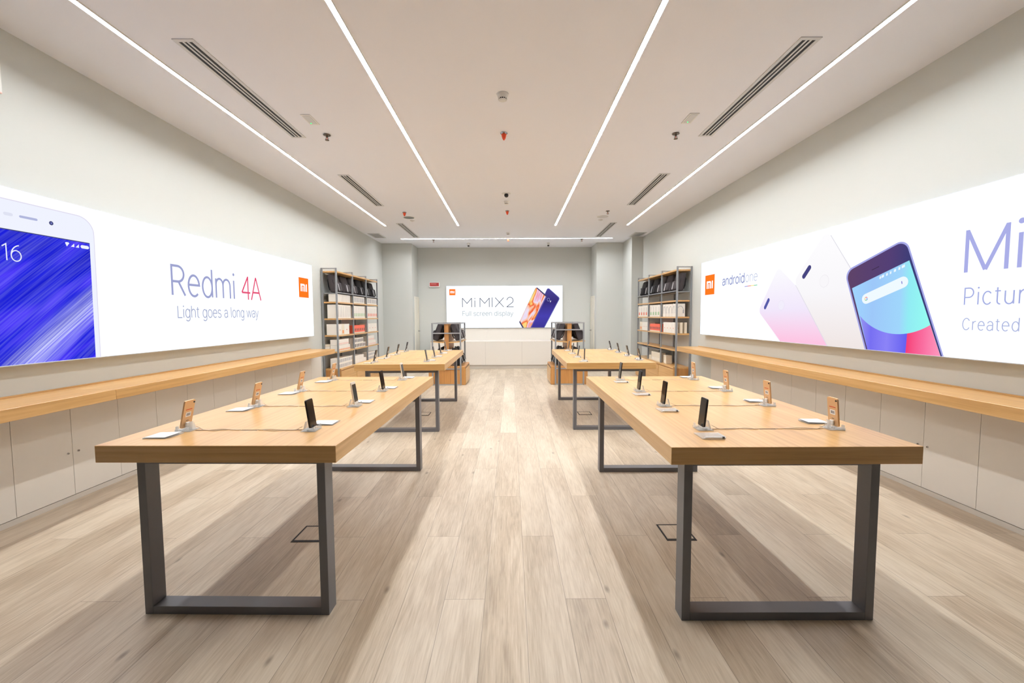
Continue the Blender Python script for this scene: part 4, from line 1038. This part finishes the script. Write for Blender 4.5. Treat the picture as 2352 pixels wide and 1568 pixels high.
# fourth tier
for zz in (0, 1):
    lrow(0, 7.88, 8.44 - 0.07 * zz, 9 - zz, SZ[0] + zz * 0.112, 0.110, 0.16, 'box_w', 'foot', 'pr_orange' if zz == 0 else 'pr_pink', 'small white box, %s row of the fourth shelf, ' % ('lower' if zz == 0 else 'upper') + shn[0])
    lrow(1, 8.68, 9.33 - 0.13 * zz, 7 - zz, SZ[0] + zz * 0.104, 0.102, 0.16, 'box_w', 'window', 'pr_dark', 'small white box with a dark window, %s row, ' % ('lower' if zz == 0 else 'upper') + shn[1])
    lrow(2, 9.52, 10.05 - 0.12 * zz, 8 - zz, SZ[0] + zz * 0.112, 0.110, 0.14, 'box_w', 'foot', 'pr_pink', 'small pale box, %s row of the fourth shelf, ' % ('lower' if zz == 0 else 'upper') + shn[2])
    lrow(0, 7.885, 8.53, 13, 0.478 + zz * 0.097, 0.095, 0.17, 'box_w', 'window', 'pr_grey', 'thin white box with grey window, %s row on base, ' % ('lower' if zz == 0 else 'upper') + shn[0])
    lrow(1, 8.68, 9.35 - 0.15 * zz, 5 - zz, 0.478 + zz * 0.083, 0.082, 0.17, 'box_w', None, None, 'plain white box, %s row on the base, ' % ('lower' if zz == 0 else 'upper') + shn[1])
    lrow(2, 9.51, 10.12, 11, 0.478 + zz * 0.083, 0.081, 0.15, 'box_w', 'window', 'pr_grey', 'thin white box with grey window, %s row on base, ' % ('lower' if zz == 0 else 'upper') + shn[2])
for k in range(3):
    box_row(-3.465, 7.885, 8.05 - 0.01 * k, 1, SZ[0] + k * 0.045, 0.044, 0.09, 'box_b' if k != 1 else 'box_w', None, None, 1, ['lowest', 'middle', 'top'][k] + ' flat box of the little pile by the wall in the left shelving', 'little pile of flat boxes')
# right unit
RX = 3.112
def rrow(y0, y1, n, z, h, d, mat, art, col, what): box_row(RX + d / 2, y0, y1, n, z, h, d, mat, art, col, -1, what, what)
shr = ['first bay of right shelving', 'middle bay of right shelving', 'last bay of right shelving']
rrow(7.90, 8.57, 4, SZ[2], 0.245, 0.18, 'box_w', 'headphone', None, 'big white box with a headphone picture, ' + shr[0])
rrow(8.74, 9.37, 4, SZ[2], 0.252, 0.18, 'box_w', 'item', 'pr_green', 'tall white box with a green picture, ' + shr[1])
rrow(9.52, 10.21, 4, SZ[2], 0.250, 0.18, 'box_w', 'item', 'pr_red', 'tall white box with a red picture, ' + shr[2])
rrow(7.925, 8.525, 4, SZ[1], 0.205, 0.06, 'box_w', 'dot', None, 'white box in the block on the third shelf, ' + shr[0])
for k, xx in enumerate((3.23, 3.31)):
    box_row(xx, 7.90, 8.12, 1, SZ[1], 0.205, 0.045, 'box_b', 'dot', None, -1, ['slim cream box standing alone mid shelf', 'slim cream box standing alone nearest the wall'][k] + ', first bay of right shelving', 'slim cream boxes of the right shelving')
rrow(8.725, 9.35, 7, SZ[1], 0.160, 0.16, 'box_r', 'band', None, 'coral red box with a dark picture, ' + shr[1])
rrow(9.525, 9.90, 3, SZ[1], 0.195, 0.18, 'box_w', 'dot', None, 'white box on the third shelf, ' + shr[2])
rrow(9.91, 10.08, 2, SZ[1], 0.195, 0.18, 'box_b', 'foot', 'pr_orange', 'narrow box with an orange mark on the third shelf, ' + shr[2])
rrow(8.70, 9.22, 5, 0.478, 0.195, 0.12, 'box_b', 'foot', 'box_w', 'cream upright box standing on the base, ' + shr[1])
box_row(RX + 0.05, 9.24, 9.38, 1, 0.478, 0.10, 0.10, 'box_b', None, None, -1, 'low cream box at the far end of the base, middle bay of the right shelving', 'cream boxes on the right base')
box_row(3.2, 8.42, 8.56, 1, 0.478, 0.17, 0.12, 'box_b', 'foot', 'box_w', -1, 'single cream box beside the second post, first bay of right shelving', 'cream boxes on the right base')
# shelf bags
pos_l = [8.06, 8.47, 8.86, 9.27, 9.66, 10.07]
ordn = ['nearest', 'second', 'third', 'fourth', 'fifth', 'farthest']
for i, yy in enumerate(pos_l):
    bag('bag' if i < 3 else 'bag2', (-3.395, yy, 1.911), 0, math.radians(11), PI, '%s backpack on the top tray of the left shelving' % ordn[i], 'backpacks on the left shelving', 0.92)
    bag('bag' if i < 3 else 'bag2', (3.255, yy, 1.911), 0, math.radians(11), 0, '%s backpack on the top tray of the right shelving' % ordn[i], 'backpacks on the right shelving', 0.92)

# ------------------------------------------------------------------ bag racks (gondolas)
def rack(xc, side):
    e = empty('bag_rack', (xc, 8.80, 0), 0, 'steel and oak bag rack behind the rear %s table' % side, 'display rack', 'bag racks behind the rear tables')
    a, D = 0.312, 0.86; pw = 0.015
    for sx in (-1, 1):
        for yy in (pw, D - pw):
            q = MB(); q.box(-pw, pw, -pw, pw, 0, 1.322, M['slot_steel']); o = q.build('post', e); o.location = (sx * (a - pw), yy, 0)
    for yy in (0.0, D - 0.022):
        for z in (1.300, 0.335, 0.0):
            quick('cross_bar', e, M['bar_steel'], (-a + 0.03, a - 0.03, yy, yy + 0.022, z, z + 0.022))
    quick('cross_bar', e, M['bar_steel'], (-a + 0.03, a - 0.03, 0, 0.022, 1.092 if side == 'left' else 1.155, 1.116 if side == 'left' else 1.179))
    for sx in (-1, 1):
        quick('side_bar', e, M['bar_steel'], (*sorted((sx * a, sx * (a - 0.022))), 0.03, D - 0.03, 1.300, 1.322))
        q = MB(); x0, x1 = sorted((sx * 0.046, sx * (a - 0.012)))
        q.prism([(sx * 0.046, 0.03, 0.895), (sx * (a + 0.02), 0.03, 0.915), (sx * (a + 0.02), 0.03, 0.937), (sx * 0.046, 0.03, 0.917)], (0, D - 0.06, 0), M['oak_y']); q.build('shelf', e)
    quick('centre_board', e, M['oak_z'], (-0.045, 0.045, 0.03, D - 0.03, 0.402, 1.298))
    bx = MB(); bx.box(-0.39, 0.39, 0.025, D + 0.03, 0.0, 0.402, M['oak_z'], 0.012, 2); bx.build('base', e)
    s = 1 if side == 'left' else -1
    q = MB(); q.box(*sorted((s * 0.39, s * 0.402)), 0.05, D + 0.01, 0.02, 0.345, M['oak_y'], 0.002, 1); dr = q.build('drawer', e)
    q = MB(); q.box(*sorted((s * 0.388, s * 0.3915)), 0.05, D + 0.01, 0.346, 0.368, M['gap']); q.build('drawer_gap', e)
    return e
rack(-1.363, 'left'); rack(1.240, 'right')
for xc, side in ((-1.363, 'left'), (1.240, 'right')):
    aisle = 1 if side == 'left' else -1
    for sx in (-1, 1):
        for j, yy in enumerate((0.20, 0.62)):
            w = 'aisle side' if sx == aisle else 'wall side'
            # back panel against the board, front outwards, leaning in at the top
            rz = 0 if sx < 0 else PI
            bag('bag', (xc + sx * 0.190, 8.80 + yy, 0.936), 0, math.radians(18), rz, '%s dark backpack on the upper shelf of the %s bag rack, %s' % (['front', 'rear'][j], side, w), 'backpacks on the %s bag rack' % side, 0.98)
            bag('bag2', (xc + sx * 0.195, 8.80 + yy, 0.407), 0, math.radians(18), rz, '%s black backpack on the base of the %s bag rack, %s' % (['front', 'rear'][j], side, w), 'backpacks on the %s bag rack' % side, 0.98)
